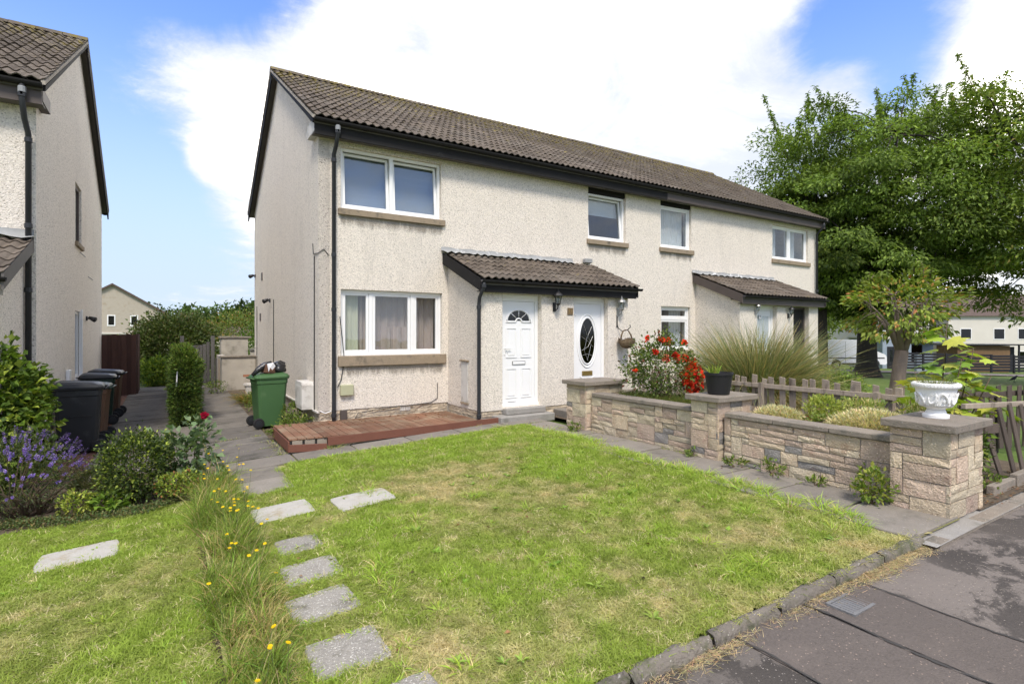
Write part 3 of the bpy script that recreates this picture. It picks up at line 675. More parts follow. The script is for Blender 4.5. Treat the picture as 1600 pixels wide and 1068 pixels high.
mb = MB(); mb.box(XL + .28, XR - .28, 12.6, 12.7, .1, 5.2); mb.box(XL + .28, XR - .28, YF + .282, 12.6, 2.62, 2.74); mb.box(XL + .28, XR - .28, YF + .282, 12.6, .12, .2); mb.box(XL + .28, XR - .28, YF + .282, 12.6, 5.16, 5.2)
for x in (5.6, 7.9, 10.4, 10.9, 13.2, 15.0): mb.box(x, x + .1, YF + .285, 12.6, .2, 5.16)
mb.build('inner_wall', MAT['interior'], house)
MAT['harl_d'] = harling('harling_weathered', (.62, .56, .49), (.22, .19, .165), .6)
MB().box(XL - .003, 2.44, YF - .004, YF - .001, .2, 5.05).build('corner_render', MAT['harl_d'], house)
# plinth with its courses of rough brick
pl = MB().box(XL + .022, 4.85, YF + .025, YF + .26, -.35, .199).build('plinth', MAT['mortar'], house)
bricks(house, front(YF + .025), XL + .022, 4.78, -.03, .198, pl)
pl2 = MB().box(XL + .024, XL + .26, YF + .262, YB, -.4, .168).build('plinth', MAT['mortar'], house)
bricks(house, lambda u, v, w: (XL + .024 + w, u, v), YF + .03, 12.4, -.14, .166, pl2)
MB().box(XL - .03, XL + .02, YF - .0, 13.6, .172, .20).build('drip_strip', MAT['utility_w'], house)
MB().box(8.4, XR, YF + .02, YF + .25, -.3, .199).build('plinth', MAT['mortar'], house)
# roof
def pitched(root, x0, x1, ye, yb, ze, zr, ang, cols0, ncol, limit, rows=16, gauge=.338, ridge_to=None):
    ym = (ye + yb) / 2
    mb = MB(); t = .09
    mb.prism([(ye + .03, ze - .045), (ym, zr - .05), (yb, ze - .045), (yb, ze - .045 - t), (ym, zr - .06 - t), (ye + .03, ze - .045 - t)], lambda u, v, w: (w, u, v), x0 + .04, x1 - .04)
    roof = roof_part('roof', mb, MAT['soffit'], root)
    tiles(roof, cols0, ncol, ye, ze - .01, ang, rows, gauge, limit)
    # rear slope in plain rolls of tile
    V = []; n = int((x1 - x0) / .075)
    for i in range(n + 1):
        x = x0 + (x1 - x0) * i / n; dz = .019 * math.cos(4 * PI * (x - x0) / .3)
        V += [(x, ym, zr + dz), (x, yb, ze + dz)]
    o = link('rear_tile_field', np_mesh('rear_tile_field', V, [(2 * i, 2 * i + 2, 2 * i + 3, 2 * i + 1) for i in range(n)], MAT['tile']), roof); o['kind'] = 'stuff'
    x = x0
    while x < x1 - .05:
        L = min(.42, x1 - x)
        prof = [(ym - .15, zr - .055), (ym - .09, zr + .025), (ym, zr + .060), (ym + .09, zr + .025), (ym + .15, zr - .055), (ym, zr - .02)]
        MB().prism(prof, lambda u, v, w: (w, u, v + rnd.gauss(0, .002)), x, x + L - .008).build('ridge_tile', MAT['tile'], roof); x += L
    return roof
RX0, RX1, YE, YBE, ZTE, ZTR = 2.08, 18.60, 9.74, 18.94, 5.37, 8.03
roof = pitched(house, RX0, RX1, YE, YBE, ZTE, ZTR, ANG, RX0, 55, 300)
def verge(root, x, sgn, ye, yb, ze, zr, mat='black', over=.16):
    """barge board and mortared verge under the tile edge"""
    ym = (ye + yb) / 2; mb = MB(); w0, w1 = (x, x + .03)
    for (a, za, b, zb) in ((ye + .05, ze - .06, ym, zr - .06), (yb - .05, ze - .06, ym, zr - .06)):
        hh = .075 if a < ym else .21; mb.prism([(a, za), (b, zb), (b, zb - hh), (a, za - hh)], lambda u, v, w: (w, u, v), w0, w1)
    mb.build('barge_board', MAT[mat], root)
    mb = MB()
    for (a, za, b, zb) in ((ye + .0, ze - .05, ym, zr - .055), (yb, ze - .05, ym, zr - .055)):
        mb.prism([(a, za + .045), (b, zb + .045), (b, zb - .012), (a, za - .012)], lambda u, v, w: (w, u, v), x - .012 * sgn, x + .036 * (1 if sgn > 0 else 1))
    mb.build('verge_mortar', MAT['mortar'], root)
verge(house, RX0 + .015, 1, YE, YBE, ZTE, ZTR)
verge(house, RX1 - .045, 1, YE, YBE, ZTE, ZTR)
mb = MB(); mb.box(RX0 + .05, 10.95, 9.80, 9.83, 5.06, 5.29); mb.build('fascia', MAT['black'], house)
MB().box(10.953, RX1 - .05, 9.80, 9.83, 5.07, 5.29).build('fascia', MAT['brownp'], house)
MB().box(RX0 + .05, RX1 - .05, 9.832, YF - .002, 5.09, 5.115).build('soffit', MAT['soffit'], house)
MB().box(RX0 + .05, RX0 + .18, 9.832, 10.4, 5.12, 5.34).build('eave_box', MAT['utility_w'], house)
gutter(house, RX0 + .02, RX1, 9.735, 5.315)
downpipe(house, [(2.51, 9.735, 5.26), (2.51, 9.735, 5.10), (2.51, 9.85, 4.93), (2.50, 9.965, 4.80), (2.50, 9.965, .22), (2.50, 9.965, -.1)], collars=[(2.51, 9.735, 5.14), (2.50, 9.965, 4.70), (2.50, 9.965, 3.0), (2.50, 9.965, 2.02), (2.50, 9.965, .12)])
MB().lathe([(.042, -.07), (.046, -.06), (.046, .05), (.038, .06)], 10, (2.51, 9.735, 5.19)).build('pipe_outlet', MAT['grey_p'], house)
downpipe(house, [(18.33, 9.735, 5.26), (18.33, 9.735, 5.12), (18.33, 9.96, 4.9), (18.33, 9.96, .1)], collars=[(18.33, 9.96, 4.6), (18.33, 9.96, 3.0)])
# windows of the front
def blinds(x0, x1, z0, z1, mat='blind'):
    def f(w, y):
        V = []; F = []; n = int((z1 - z0) / .05)
        for i in range(n + 1):
            z = z0 + (z1 - z0) * i / n
            V += [(x0, y, z), (x1, y, z), (x0, y + .02, z + .02), (x1, y + .02, z + .02)]
        for i in range(n): F += [(4 * i, 4 * i + 1, 4 * i + 3, 4 * i + 2), (4 * i + 2, 4 * i + 3, 4 * i + 5, 4 * i + 4)]
        link('blind', np_mesh('blind', V, F, MAT[mat]), w)
    return f
window(house, *HW[0], YF, [3.62], (0, 1), .12, inner=blinds(2.7, 4.6, 3.8, 4.92))
def low_room(w, y):
    curtain(2.70, 3.02, y - .03, 1.1, 2.4, MAT['cream_c'], w, .012, .16)
    curtain(3.04, 3.42, y + .06, 1.1, 2.4, MAT['curtain'], w, .035, .11)
    curtain(3.42, 4.62, y + .12, 1.1, 2.4, MAT['curtain'], w, .03, .19)
    curtain(3.60, 4.05, y + .02, 1.1, 1.72, MAT['curtain'], w, .05, .23, 'bundled_curtain')
    MB().tube([(3.30 + .02 * math.cos(a * .7), y - .03 + .03 * math.sin(a), 1.42 + .012 * a) for a in range(9)], .028, 6).build('curtain_tie', MAT['net'], w, smooth=True)
window(house, *HW[1], YF, [3.22, 4.05], (), .19, inner=low_room)
window(house, 8.48, 9.70, 3.85, 4.97, YF, [], (0,), .12, inner=blinds(8.5, 9.68, 4.5, 4.93, 'net'))
window(house, 10.95, 12.16, 3.86, 4.99, YF, [], (), .12, inner=lambda w, y: curtain(10.98, 12.1, y, 3.8, 5.0, MAT['net'], w, .025, .09, 'net_curtain'))
for a, b, z0 in ((8.48, 9.70, 4.975), (10.95, 12.16, 4.995)): MB().box(a + .003, b - .003, YF + .03, YF + .10, z0, 5.135).build('head_panel', MAT['black'], house)
def vase(w, y):
    curtain(16.0, 16.55, y + .03, 3.9, 4.98, MAT['net'], w, .03, .09, 'net_curtain'); curtain(17.1, 17.6, y + .03, 3.9, 4.98, MAT['net'], w, .03, .09, 'net_curtain')
window(house, *HW[4], YF, [16.95], (), .13, inner=vase)
window(house, *HW[5], YF, [], (), .16, transom=1.98, inner=lambda w, y: curtain(11.6, 12.08, y + .05, 1.1, 2.3, MAT['net'], w, .03, .1, 'net_curtain'))
# small fittings on the walls
o = MB().box(2.62, 2.86, YF - .075, YF - .002, .46, .66).build('utility_box', MAT['utility'], house, .012)
MB().box(2.63, 2.75, YF - .03, YF + .02, .02, .19).build('pipe_boxing', MAT['brownp'], house, .006)
mb = MB()
for k in range(6):
    mb.box(3.78 + k * .035, 3.805 + k * .035, YF - .0, YF + .02, .10, .17)
mb.build('air_vent', MAT['utility_w'], house)
o = MB().prism([(10.42, .20), (10.42, .64), (10.46, .70), (10.98, .70), (11.02, .64), (11.02, .20)], lambda u, v, w: (w, u, v), XL - .21, XL - .002).build('meter_box', MAT['utility_w'], house)
MB().box(XL - .216, XL - .211, 10.47, 10.97, .25, .62).build('meter_door', MAT['utility_w'], o)
MB().tube([(2.62, YF - .02, 1.9), (2.66, YF - .03, 1.5), (2.70, YF - .02, 1.1), (2.64, YF - .02, .75), (2.58, YF - .02, .62)], .008, 5).build('cable', MAT['pipe'], house)
MB().tube([(4.55, YF - .015, .60), (4.55, YF - .015, .30), (4.40, YF - .015, .22), (3.3, YF - .015, .16), (2.95, YF - .015, .12), (2.88, YF - .03, .0)], .007, 5).build('cable', MAT['pipe'], house)
MB().tube([(2.27, YF - .03, .21), (2.36, YF - .05, .17), (2.46, YF - .05, .2)], .009, 5).build('cable', MAT['white'], house)
MB().tube([(2.42, YF - .015, 3.0), (2.34, YF - .015, 3.1), (2.24, YF - .02, 3.02), (XL - .012, 10.4, 3.05), (XL - .012, 10.45, 3.25)], .008, 5).build('cable', MAT['pipe'], house)
for y, z0, z1 in ((10.32, .2, 3.0), (14.9, .2, 2.45), (18.0, .5, 2.4)): MB().tube([(XL - .012, y, z0), (XL - .012, y, z1)], .010, 5).build('cable', MAT['pipe'], house)
for y, z in ((16.9, 3.1), (17.2, 1.95)): MB().box(XL - .02, XL + .01, y, y + .16, z, z + .22).build('air_vent', MAT['brownp'], house)
# ---- porches
PY = 8.65
def porch(root, x0, x1, d1, d2, fascia, side, fl):
    """lean-to porch: walls, tiled roof, fascia, gutter; d1, d2 are door openings (x0, x1, z0, z1)"""
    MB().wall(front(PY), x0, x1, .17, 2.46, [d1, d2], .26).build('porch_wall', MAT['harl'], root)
    top = 3.16; low = 2.44
    for x, sg in ((x0, 1), (x1, -1)):
        mb = MB().prism([(PY + .262, .17), (YF - .001, .17), (YF - .001, top - .06), (PY + .262, low + .05), (PY + .262, low)], lambda u, v, w: (x + sg * w, u, v), 0, .24)
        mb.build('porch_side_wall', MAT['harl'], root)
    xm = (d1[1] + d2[0]) / 2; MB().box(xm - .05, xm + .05, PY + .27, YF - .002, .17, 2.44).build('porch_partition', MAT['interior'], root)
    ang = math.atan2(3.22 - 2.585, YF - 8.46); L = math.hypot(3.22 - 2.585, YF - 8.46)
    mb = MB().prism([(8.49, 2.545), (YF - .003, 3.18), (YF - .003, 3.10), (8.49, 2.465)], lambda u, v, w: (w, u, v), x0 - .09, x1 + .13)
    r = roof_part('porch_roof', mb, MAT['soffit'], root)
    n = round((x1 - x0 + .26) / .3); rows = 6
    tiles(r, x0 - .11, n, 8.46, 2.575, ang, rows, (L - .12) / (rows - .55), 400)
    mb = MB()
    mb.prism([(8.50, 2.58), (YF - .002, 3.215), (YF - .002, 2.99), (8.50, 2.36)], lambda u, v, w: (w, u, v), x0 - .125, x0 - .095)
    mb.build('barge_board', MAT[fascia], root)
    MB().prism([(8.50, 2.58), (YF - .002, 3.215), (YF - .002, 2.99), (8.50, 2.36)], lambda u, v, w: (w, u, v), x1 + .135, x1 + .165).build('barge_board', MAT[fascia], root)
    MB().box(x0 - .09, x1 + .13, 8.52, 8.55, 2.34, 2.53).build('fascia', MAT[fascia], root)
    MB().box(x0 - .09, x1 + .13, 8.552, PY - .002, 2.345, 2.365).build('soffit', MAT['soffit'], root)
    gutter(root, x0 - .10, x1 + .22, 8.455, 2.545, r=.05)
    # lead flashing dressed onto the tiles
    V = []; nn = 40
    for i in range(nn + 1):
        x = x0 - .16 + (fl - x0 + .16) * i / nn; w = .006 * math.sin(i * 2.1)
        V += [(x, YF - .012 + w, 3.33 + .01 * math.sin(i)), (x, YF - .02, 3.265), (x, YF - .15 + w, 3.225 + .02 * math.cos(4 * PI * x / .3))]
    F = [(3 * i + k, 3 * i + 3 + k, 3 * i + 4 + k, 3 * i + 1 + k) for i in range(nn) for k in (0, 1)]
    link('lead_flashing', np_mesh('lead_flashing', V, F, MAT['lead'], smooth=True), root)
    return r
P1D = (5.24, 6.13, .20, 2.335), (6.93, 7.85, .20, 2.335)
porch(house, 4.79, 8.42, *P1D, 'black', 1, 8.0)
MB().box(8.30, 8.52, YF - .12, YF - .003, 3.26, 3.36).build('flashing_end', MAT['lead'], house, .01)
P2D = (13.05, 13.95, .20, 2.335), (14.72, 15.50, .20, 2.335)
porch(house, 12.33, 15.97, *P2D, 'brownp', 1, 16.0)
pp = MB().box(4.79 + .02, 4.79 + .24, PY + .02, YF, -.3, .169).build('plinth', MAT['mortar'], house)
bricks(house, lambda u, v, w: (4.79 + .02 + w, u, v), PY + .02, YF + .0, -.05, .168, pp)
pp = MB().box(4.815, 8.40, PY + .022, PY + .24, -.3, .169).build('plinth', MAT['mortar'], house)
bricks(house, front(PY + .022), 4.815, 5.22, -.10, .168, pp); bricks(house, front(PY + .022), 6.15, 6.9, -.07, .168, pp)
MB().box(12.35, 15.95, PY + .02, PY + .24, -.2, .169).build('plinth', MAT['mortar'], house)
downpipe(house, [(4.735, 8.455, 2.50), (4.735, 8.455, 2.41), (4.72, 8.50, 2.33), (4.715, 8.575, 2.24), (4.715, 8.60, 2.12), (4.715, 8.60, .10), (4.715, 8.60, -.02)], .034, collars=[(4.735, 8.455, 2.44), (4.715, 8.60, 2.06), (4.715, 8.60, .10)])
MB().box(4.772, 4.788, 9.15, 9.42, .28, 1.05).build('utility_hatch', MAT['utility_w'], house, .006)
MB().box(4.745, 4.788, 9.12, 9.45, 1.055, 1.09).build('hatch_drip', MAT['sill'], house, .006)
MB().box(4.757, 4.788, 9.13, 9.44, .245, .275).build('hatch_drip', MAT['sill'], house, .006)
MB().box(5.02, 6.22, 8.33, PY + .015, -.06, .085).build('door_step', MAT['concrete'], house, .012)
MB().box(5.245, 6.125, 8.50, PY + .10, .087, .195).build('door_step', MAT['concrete'], house, .012)
MB().box(6.42, 7.75, 8.02, PY + .015, -.04, .11).build('door_step', MAT['slab'], house, .012)
MB().box(6.9, 7.84, 8.42, PY + .1, .112, .195).build('door_step', MAT['concrete'], house, .012)
def door_frame(root, d):
    x0, x1, z0, z1 = d; y = PY + .12; mb = MB()
    sash(mb, x0 + .003, x1 - .003, y, z0 + .003, z1 - .003, .075, .07)
    mb.box(x0 + .078, x1 - .078, y + .004, y + .06, z1 - .13, z1 - .078)
    mb.box(x0 + .003, x1 - .003, y - .03, y - .001, z0 + .003, z0 + .05)
    o = mb.build('door', MAT['white'], root, .004)
    MB().box(x0 + .081, x1 - .081, y + .018, y + .062, z0 + .081, z1 - .133).build('leaf', MAT['white'], o, .004)
    return o, y + .018, x0 + .081, x1 - .081, z0 + .081, z1 - .133
def disc(prof_fn, cx, cz, y, n=28, th=.01, half=False):
    a = [PI * k / n for k in range(n + 1)] if half else [2 * PI * k / n for k in range(n)]
    return [(cx + prof_fn(t)[0], cz + prof_fn(t)[1]) for t in a]
ffr = lambda u, v, w: (u, w, v)
# first door: fanlight and four raised panels
o, y, a, b, c, d = door_frame(house, P1D[0]); cx = (a + b) / 2
W_, H_ = b - a, d - c
for (fx0, fx1, fz0, fz1) in ((.10, .44, .44, .74), (.56, .90, .44, .74), (.10, .44, .04, .34), (.56, .90, .04, .34)):
    x0, x1, z0, z1 = a + fx0 * W_, a + fx1 * W_, c + fz0 * H_, c + fz1 * H_
    mb = MB(); sash(mb, x0, x1, y - .014, z0, z1, .026, .013); mb.build('panel_moulding', MAT['white'], o, .005)
    MB().box(x0 + .045, x1 - .045, y - .010, y - .001, z0 + .045, z1 - .045).build('panel', MAT['white'], o, .004)
zc = c + .81 * H_
MB().prism([(cx + .24 * math.cos(t), zc + .19 * math.sin(t)) for t in [PI * k / 18 for k in range(19)]], ffr, y - .006, y - .001).build('fanlight', MAT['glass_d'], o)
mb = MB().tube([(cx + .265 * math.cos(PI * k / 18), y - .004, zc - .005 + .215 * math.sin(PI * k / 18)) for k in range(19)], .016, 6)
mb.tube([(cx - .29, y - .004, zc - .025), (cx - .09, y - .004, zc - .025)] + [(cx - .07 * math.cos(PI * k / 8), y - .004, zc - .02 + .06 * math.sin(PI * k / 8)) for k in range(9)] + [(cx + .09, y - .004, zc - .025), (cx + .29, y - .004, zc - .025)], .016, 6)
for k in (1, 2, 3): mb.tube([(cx + .08 * math.cos(PI * k / 4), y - .008, zc + .07 * math.sin(PI * k / 4)), (cx + .25 * math.cos(PI * k / 4), y - .008, zc + .2 * math.sin(PI * k / 4))], .006, 5)
mb.build('fanlight_moulding', MAT['white'], o, smooth=True)
lb = MB().box(cx - .15, cx + .15, y - .014, y - .001, c + .385 * H_ - .03, c + .385 * H_ + .045).build('letterbox', MAT['metal_s'], o, .004)
MB().box(cx - .135, cx + .135, y - .018, y - .0145, c + .385 * H_ - .018, c + .385 * H_ + .033).build('letterbox_flap', MAT['white'], o, .002)
mb = MB().box(a + .03, a + .06, y - .012, y - .001, c + .47 * H_, c + .58 * H_); mb.tube([(a + .045, y - .012, c + .535 * H_), (a + .045, y - .05, c + .535 * H_), (a + .16, y - .05, c + .535 * H_)], .010, 6); mb.build('handle', MAT['white'], o)
MB().box(a + .12, a + .30, y - .02, y - .001, c + .015, c + .05).build('draught_bar', MAT['white'], o, .004)
# second door: oval leaded light
o, y, a, b, c, d = door_frame(house, P1D[1]); cx = (a + b) / 2; W_, H_ = b - a, d - c; zc = c + .60 * H_
ov = lambda rx, rz, n=32: [(cx + rx * math.cos(2 * PI * k / n), zc + rz * math.sin(2 * PI * k / n)) for k in range(n)]
MB().prism(ov(.20, .47), ffr, y - .006, y - .001).build('oval_glass', MAT['glass_d'], o)
for rx, rz, r in ((.215, .485, .018), (.27, .55, .012)):
    p = ov(rx, rz); MB().tube([(u, y - .006, v) for u, v in p + p[:1]], r, 6, False).build('oval_moulding', MAT['white'], o, smooth=True)
mb = MB()
for pts in ([(-.10, .35), (.0, .1), (-.08, -.2), (.02, -.42)], [(.12, .3), (.02, .12), (.10, -.1), (.0, -.4)], [(-.17, .1), (-.02, .02), (.16, -.12)], [(-.16, -.2), (.02, -.12), (.15, .1)], [(-.14, -.3), (0, -.27), (.15, -.31)]):
    mb.tube([(cx + u, y - .009, zc + v) for u, v in pts], .004, 4)
mb.build('leading', MAT['metal_s'], o)
lb = MB().box(cx - .14, cx + .14, y - .014, y - .001, c + .225 * H_, c + .265 * H_ + .02).build('letterbox', MAT['brass'], o, .004)
for zz, rr in ((.205, .20), (.145, .16)):
    MB().tube([(cx + rr * math.cos(t), y - .003, c + zz * H_ + .06 - .07 * math.sin(t) - .02) for t in [PI * k / 12 for k in range(13)]], .010, 6).build('arc_moulding', MAT['white'], o, smooth=True)
for sx in (-1, 1):
    MB().tube([(cx + sx * (.30 + .04 * math.cos(t)), y - .003, c + .90 * H_ - .06 * math.sin(t)) for t in [PI * .5 * k / 6 for k in range(7)]], .009, 6).build('arc_moulding', MAT['white'], o, smooth=True)
# doors of the far porch
o, y, a, b, c, d = door_frame(house, P2D[0])
MB().box(a + .12, b - .12, y - .008, y - .001, c + .95, d - .15).build('door_glass', MAT['glass'], o); mb = MB(); sash(mb, a + .09, b - .09, y - .014, c + .92, d - .12, .03, .012); mb.build('panel_moulding', MAT['white'], o)
x0, x1, z0, z1 = P2D[1]; mb = MB(); sash(mb, x0 + .003, x1 - .003, PY + .12, z0 + .003, z1 - .003, .06, .06); o = mb.build('door', MAT['brownp'], house, .004)
MB().box(x0 + .065, x1 - .065, PY + .14, PY + .18, z0 + .065, z1 - .065).build('leaf', MAT['black'], o)
for zz in (.35, 1.2): mb = MB(); sash(mb, x0 + .15, x1 - .15, PY + .127, z0 + zz, z0 + zz + .7, .03, .012); mb.build('panel_moulding', MAT['black'], o)

# ---- the neighbouring house on the left
XG = -1.60; DZ = -.30
nb = thing('house', 'neighbouring roughcast house cut by the left edge, its side wall facing the path', 'house', (-5, 14, -.3))
LH = [(13.95, 14.85, 3.45, 4.65), (13.9, 14.75, .68, 2.05)]
gable(XG, 10.14 + .28, 19.0, -.1, 5.36 + DZ, 7.96 + DZ, 1, LH).build('gable_wall', MAT['harl_l'], nb)
MB().wall(front(10.14), -11, XG, -.1, 5.30 + DZ, [], .279).build('front_wall', MAT['harl_l'], nb)
MB().box(-11, XG - .3, 18.72, 19.0, -.1, 5.3 + DZ).build('rear_wall', MAT['harl_l'], nb)
MB().box(-11, XG - .02, 10.16, 18.98, -.7, -.101).build('plinth', MAT['mortar'], nb)
pitched(nb, -11.1, XG + .15, 9.84, 19.30, 5.40 + DZ, 8.10 + DZ, math.atan2(2.70, 4.73), XG + .15 - 13 * .3, 13, 300, 16, .345)
t = MB().box(-11, XG - 3.78, 9.9, 14.4, 5.1, 5.1).v
verge(nb, XG + .11, 1, 9.84, 19.30, 5.40 + DZ, 8.10 + DZ)
MB().box(-11, XG + .10, 9.90, 9.93, 5.08 + DZ, 5.31 + DZ).build('fascia', MAT['brownp'], nb)
MB().box(-11, XG + .10, 9.932, 10.138, 5.09 + DZ, 5.115 + DZ).build('soffit', MAT['soffit'], nb)
MB().box(XG + .0, XG + .105, 9.94, 10.5, 5.14 + DZ, 5.33 + DZ).build('eave_box', MAT['brownp'], nb)
gutter(nb, -11, XG + .12, 9.835, 5.345 + DZ)
downpipe(nb, [(-1.70, 9.835, 5.29 + DZ), (-1.70, 9.835, 5.1 + DZ), (-1.69, 9.93, 4.86 + DZ), (-1.67, 10.06, 4.68 + DZ), (-1.67, 10.06, -.2)], collars=[(-1.70, 9.835, 5.15 + DZ), (-1.67, 10.06, 4.6 + DZ), (-1.67, 10.06, 2.2), (-1.67, 10.06, 3.1)])
MB().lathe([(.042, -.07), (.046, -.06), (.046, .05), (.038, .06)], 10, (-1.70, 9.835, 5.2 + DZ)).build('pipe_outlet', MAT['grey_p'], nb)
MB().lathe([(.042, -.05), (.046, -.04), (.046, .04), (.042, .05)], 10, (XG + .05, 19.28, 5.30 + DZ)).build('gutter_end', MAT['black'], nb)
for k, (y0, y1, z0, z1) in enumerate(LH):
    mt = MAT['brownp'] if k == 0 else MAT['white']; mb = MB(); xw = XG - .09
    mb.box(xw, xw + .05, y0 + .003, y0 + .06, z0, z1); mb.box(xw, xw + .05, y1 - .06, y1 - .003, z0, z1); mb.box(xw, xw + .05, y0 + .06, y1 - .06, z1 - .06, z1 - .003); mb.box(xw, xw + .05, y0 + .06, y1 - .06, z0 + .003, z0 + .06)
    if k: mb.box(XG - .03, XG + .035, y1 - .05, y1 + .02, z0 - .02, z1 + .05)
    w = mb.build('window', mt, nb, .004)
    MB().box(xw + .02, xw + .026, y0 + .06, y1 - .06, z0 + .06, z1 - .06).build('pane', MAT['glass'], w)
    MB().box(xw + .051, XG + (.10 if k else .05), y0 - .05, y1 + .05, z0 - (.07 if k else .09), z0 - .002).build('sill', MAT['white'] if k else MAT['sill'], w, .006)
MB().box(XG - 1.4, XG - 1.3, 12, 17, -.1, 5).build('inner_wall', MAT['interior'], nb)
MB().box(XG + .002, XG + .06, 12.72, 12.95, .66, .92).build('vent_cowl', MAT['white'], nb, .008)
for y, z in ((14.6, 3.9), (16.0, 3.5)): MB().box(XG - .01, XG + .006, y, y + .9, z - .6, z - .585).build('cable', MAT['pipe'], nb)
# its porch roof, only the right hand end in view
mb = MB().prism([(8.49, 2.545 + DZ), (10.137, 3.18 + DZ), (10.137, 3.10 + DZ), (8.49, 2.465 + DZ)], lambda u, v, w: (w, u, v), -5, XG - .05)
pr = roof_part('porch_roof', mb, MAT['soffit'], nb)
tiles(pr, XG - .02 - 9 * .3, 9, 8.46, 2.575 + DZ, math.atan2(.635, 1.65), 6, .305, 400)
MB().prism([(8.46, 2.60 + DZ), (10.137, 3.24 + DZ), (10.137, 3.05 + DZ), (8.46, 2.40 + DZ)], lambda u, v, w: (w, u, v), XG - .045, XG - .02).build('barge_board', MAT['soffit'], nb)
MB().box(-5, XG - .1, 8.52, 8.55, 2.34 + DZ, 2.53 + DZ).build('fascia', MAT['brownp'], nb)
gutter(nb, -5, XG - .0, 8.455, 2.545 + DZ, r=.05)
MB().wall(front(8.7), -5, XG - .12, -.2, 2.36 + DZ, [(-4.2, -3.3, -.1, 1.95)], .25).build('porch_wall', MAT['harl_l'], nb)
MB().prism([(8.951, -.2), (10.137, -.2), (10.137, 3.05 + DZ), (8.951, 2.5 + DZ)], lambda u, v, w: (w, u, v), XG - .36, XG - .12).build('porch_side_wall', MAT['harl_l'], nb)
V = []
for i in range(31):
    x = -5 + (XG - .02 + 5) * i / 30; V += [(x, 10.125, 3.36 + DZ), (x, 10.12, 3.28 + DZ), (x, 9.98, 3.235 + DZ + .02 * math.cos(4 * PI * x / .3))]
link('lead_flashing', np_mesh('lead_flashing', V, [(3 * i + k, 3 * i + 3 + k, 3 * i + 4 + k, 3 * i + 1 + k) for i in range(30) for k in (0, 1)], MAT['lead']), nb)

# ------------------------------------------------------------------ garden wall of mixed stone
gw = thing('garden_wall', 'low garden wall of mixed pink, buff and grey stones with capped piers', 'wall', (6, 4.5, 0))
def stone_mat():
    return rnd.choices(STONES, (26, 27, 12, 7, 15, 13))[0]
def facex(x): return lambda u, v, w: (x + w, u, v)
core = MB().box(5.905, 6.12, 2.42, 4.36, -.15, .545).build('wall_core', MAT['mortar'], gw)
for a, b, c, d in pack(4.36 - 2.42, .575, .072): stone(facex(5.905), 2.42 + a, 2.42 + b, -.03 + c, -.03 + d, rnd.uniform(.012, .021), stone_mat(), core)
core = MB().box(5.905, 6.12, 4.82, 6.90, -.15, .555).build('wall_core', MAT['mortar'], gw)
for a, b, c, d in pack(6.90 - 4.82, .585, .073): stone(facex(5.905), 4.82 + a, 4.82 + b, -.03 + c, -.03 + d, rnd.uniform(.012, .021), stone_mat(), core)
def copings(y0, y1, z, n):
    L = (y1 - y0) / n
    for k in range(n):
        MB().box(5.862 + rnd.gauss(0, .003), 6.135, y0 + k * L + .004, y0 + (k + 1) * L - .004, z, z + .058 + rnd.gauss(0, .002)).build('coping', MAT['cap'], gw, .008)
copings(2.43, 4.34, .549, 3); copings(4.84, 6.87, .559, 4)
def pier(x0, x1, y0, y1, z1, cap_over=.055, right=False):
    co = MB().box(x0 + .02, x1 - .02, y0 + .02, y1 - .02, -.15, z1).build('pier', MAT['mortar'], gw)
    for a, b, c, d in pack(y1 - y0, z1 + .03, .075, hs=(.55, .3, .15)): stone(facex(x0 + .02), y0 + a, y0 + b, -.03 + c, -.03 + d, rnd.uniform(.012, .021), stone_mat(), co)
    for a, b, c, d in pack(x1 - x0, z1 + .03, .075, hs=(.55, .3, .15)): stone(front(y0 + .02), x0 + a, x0 + b, -.03 + c, -.03 + d, rnd.uniform(.012, .021), stone_mat(), co)
    for a, b, c, d in pack(y1 - y0, z1 + .03, .075): stone(lambda u, v, w: (x1 - .02 - w, u, v), y0 + a, y0 + b, -.03 + c, -.03 + d, .015, stone_mat(), co)
    o = cap_over; MB().box(x0 - o, x1 + o, y0 - o, y1 + o, z1 + .002, z1 + .072).build('pier_cap', MAT['cap'], gw, .007)
pier(5.69, 6.43, 1.95, 2.42, .735); pier(5.80, 6.50, 4.38, 4.80, .728); pier(5.79, 6.62, 6.92, 7.44, .728)
rb = MB(); V = []; F = []
xs = np.linspace(6.10, 7.5, 8); ys = np.linspace(2.43, 7.5, 26)
for x in xs:
    for y in ys: V.append((x, y, (.47 if y < 4.6 else .53) + .03 * math.sin(x * 9 + y * 4) - (.2 if x > 7.3 else 0)))
for i in range(7):
    for j in range(25): a = i * 26 + j; F.append((a, a + 26, a + 27, a + 1))
o = link('raised_bed_soil', np_mesh('raised_bed_soil', V, F, MAT['soil'], smooth=True)); o['kind'] = 'structure'
MB().box(7.46, 7.6, 2.43, 7.5, -.1, .42).build('bed_edging', MAT['cap'])['kind'] = 'structure'
MB().box(6.62, 7.5, 7.36, 7.50, -.1, .56).build('bed_end', MAT['mortar'])['kind'] = 'structure'
MB().box(6.44, 7.5, 2.38, 2.46, -.1, .44).build('bed_front', MAT['mortar'])['kind'] = 'structure'

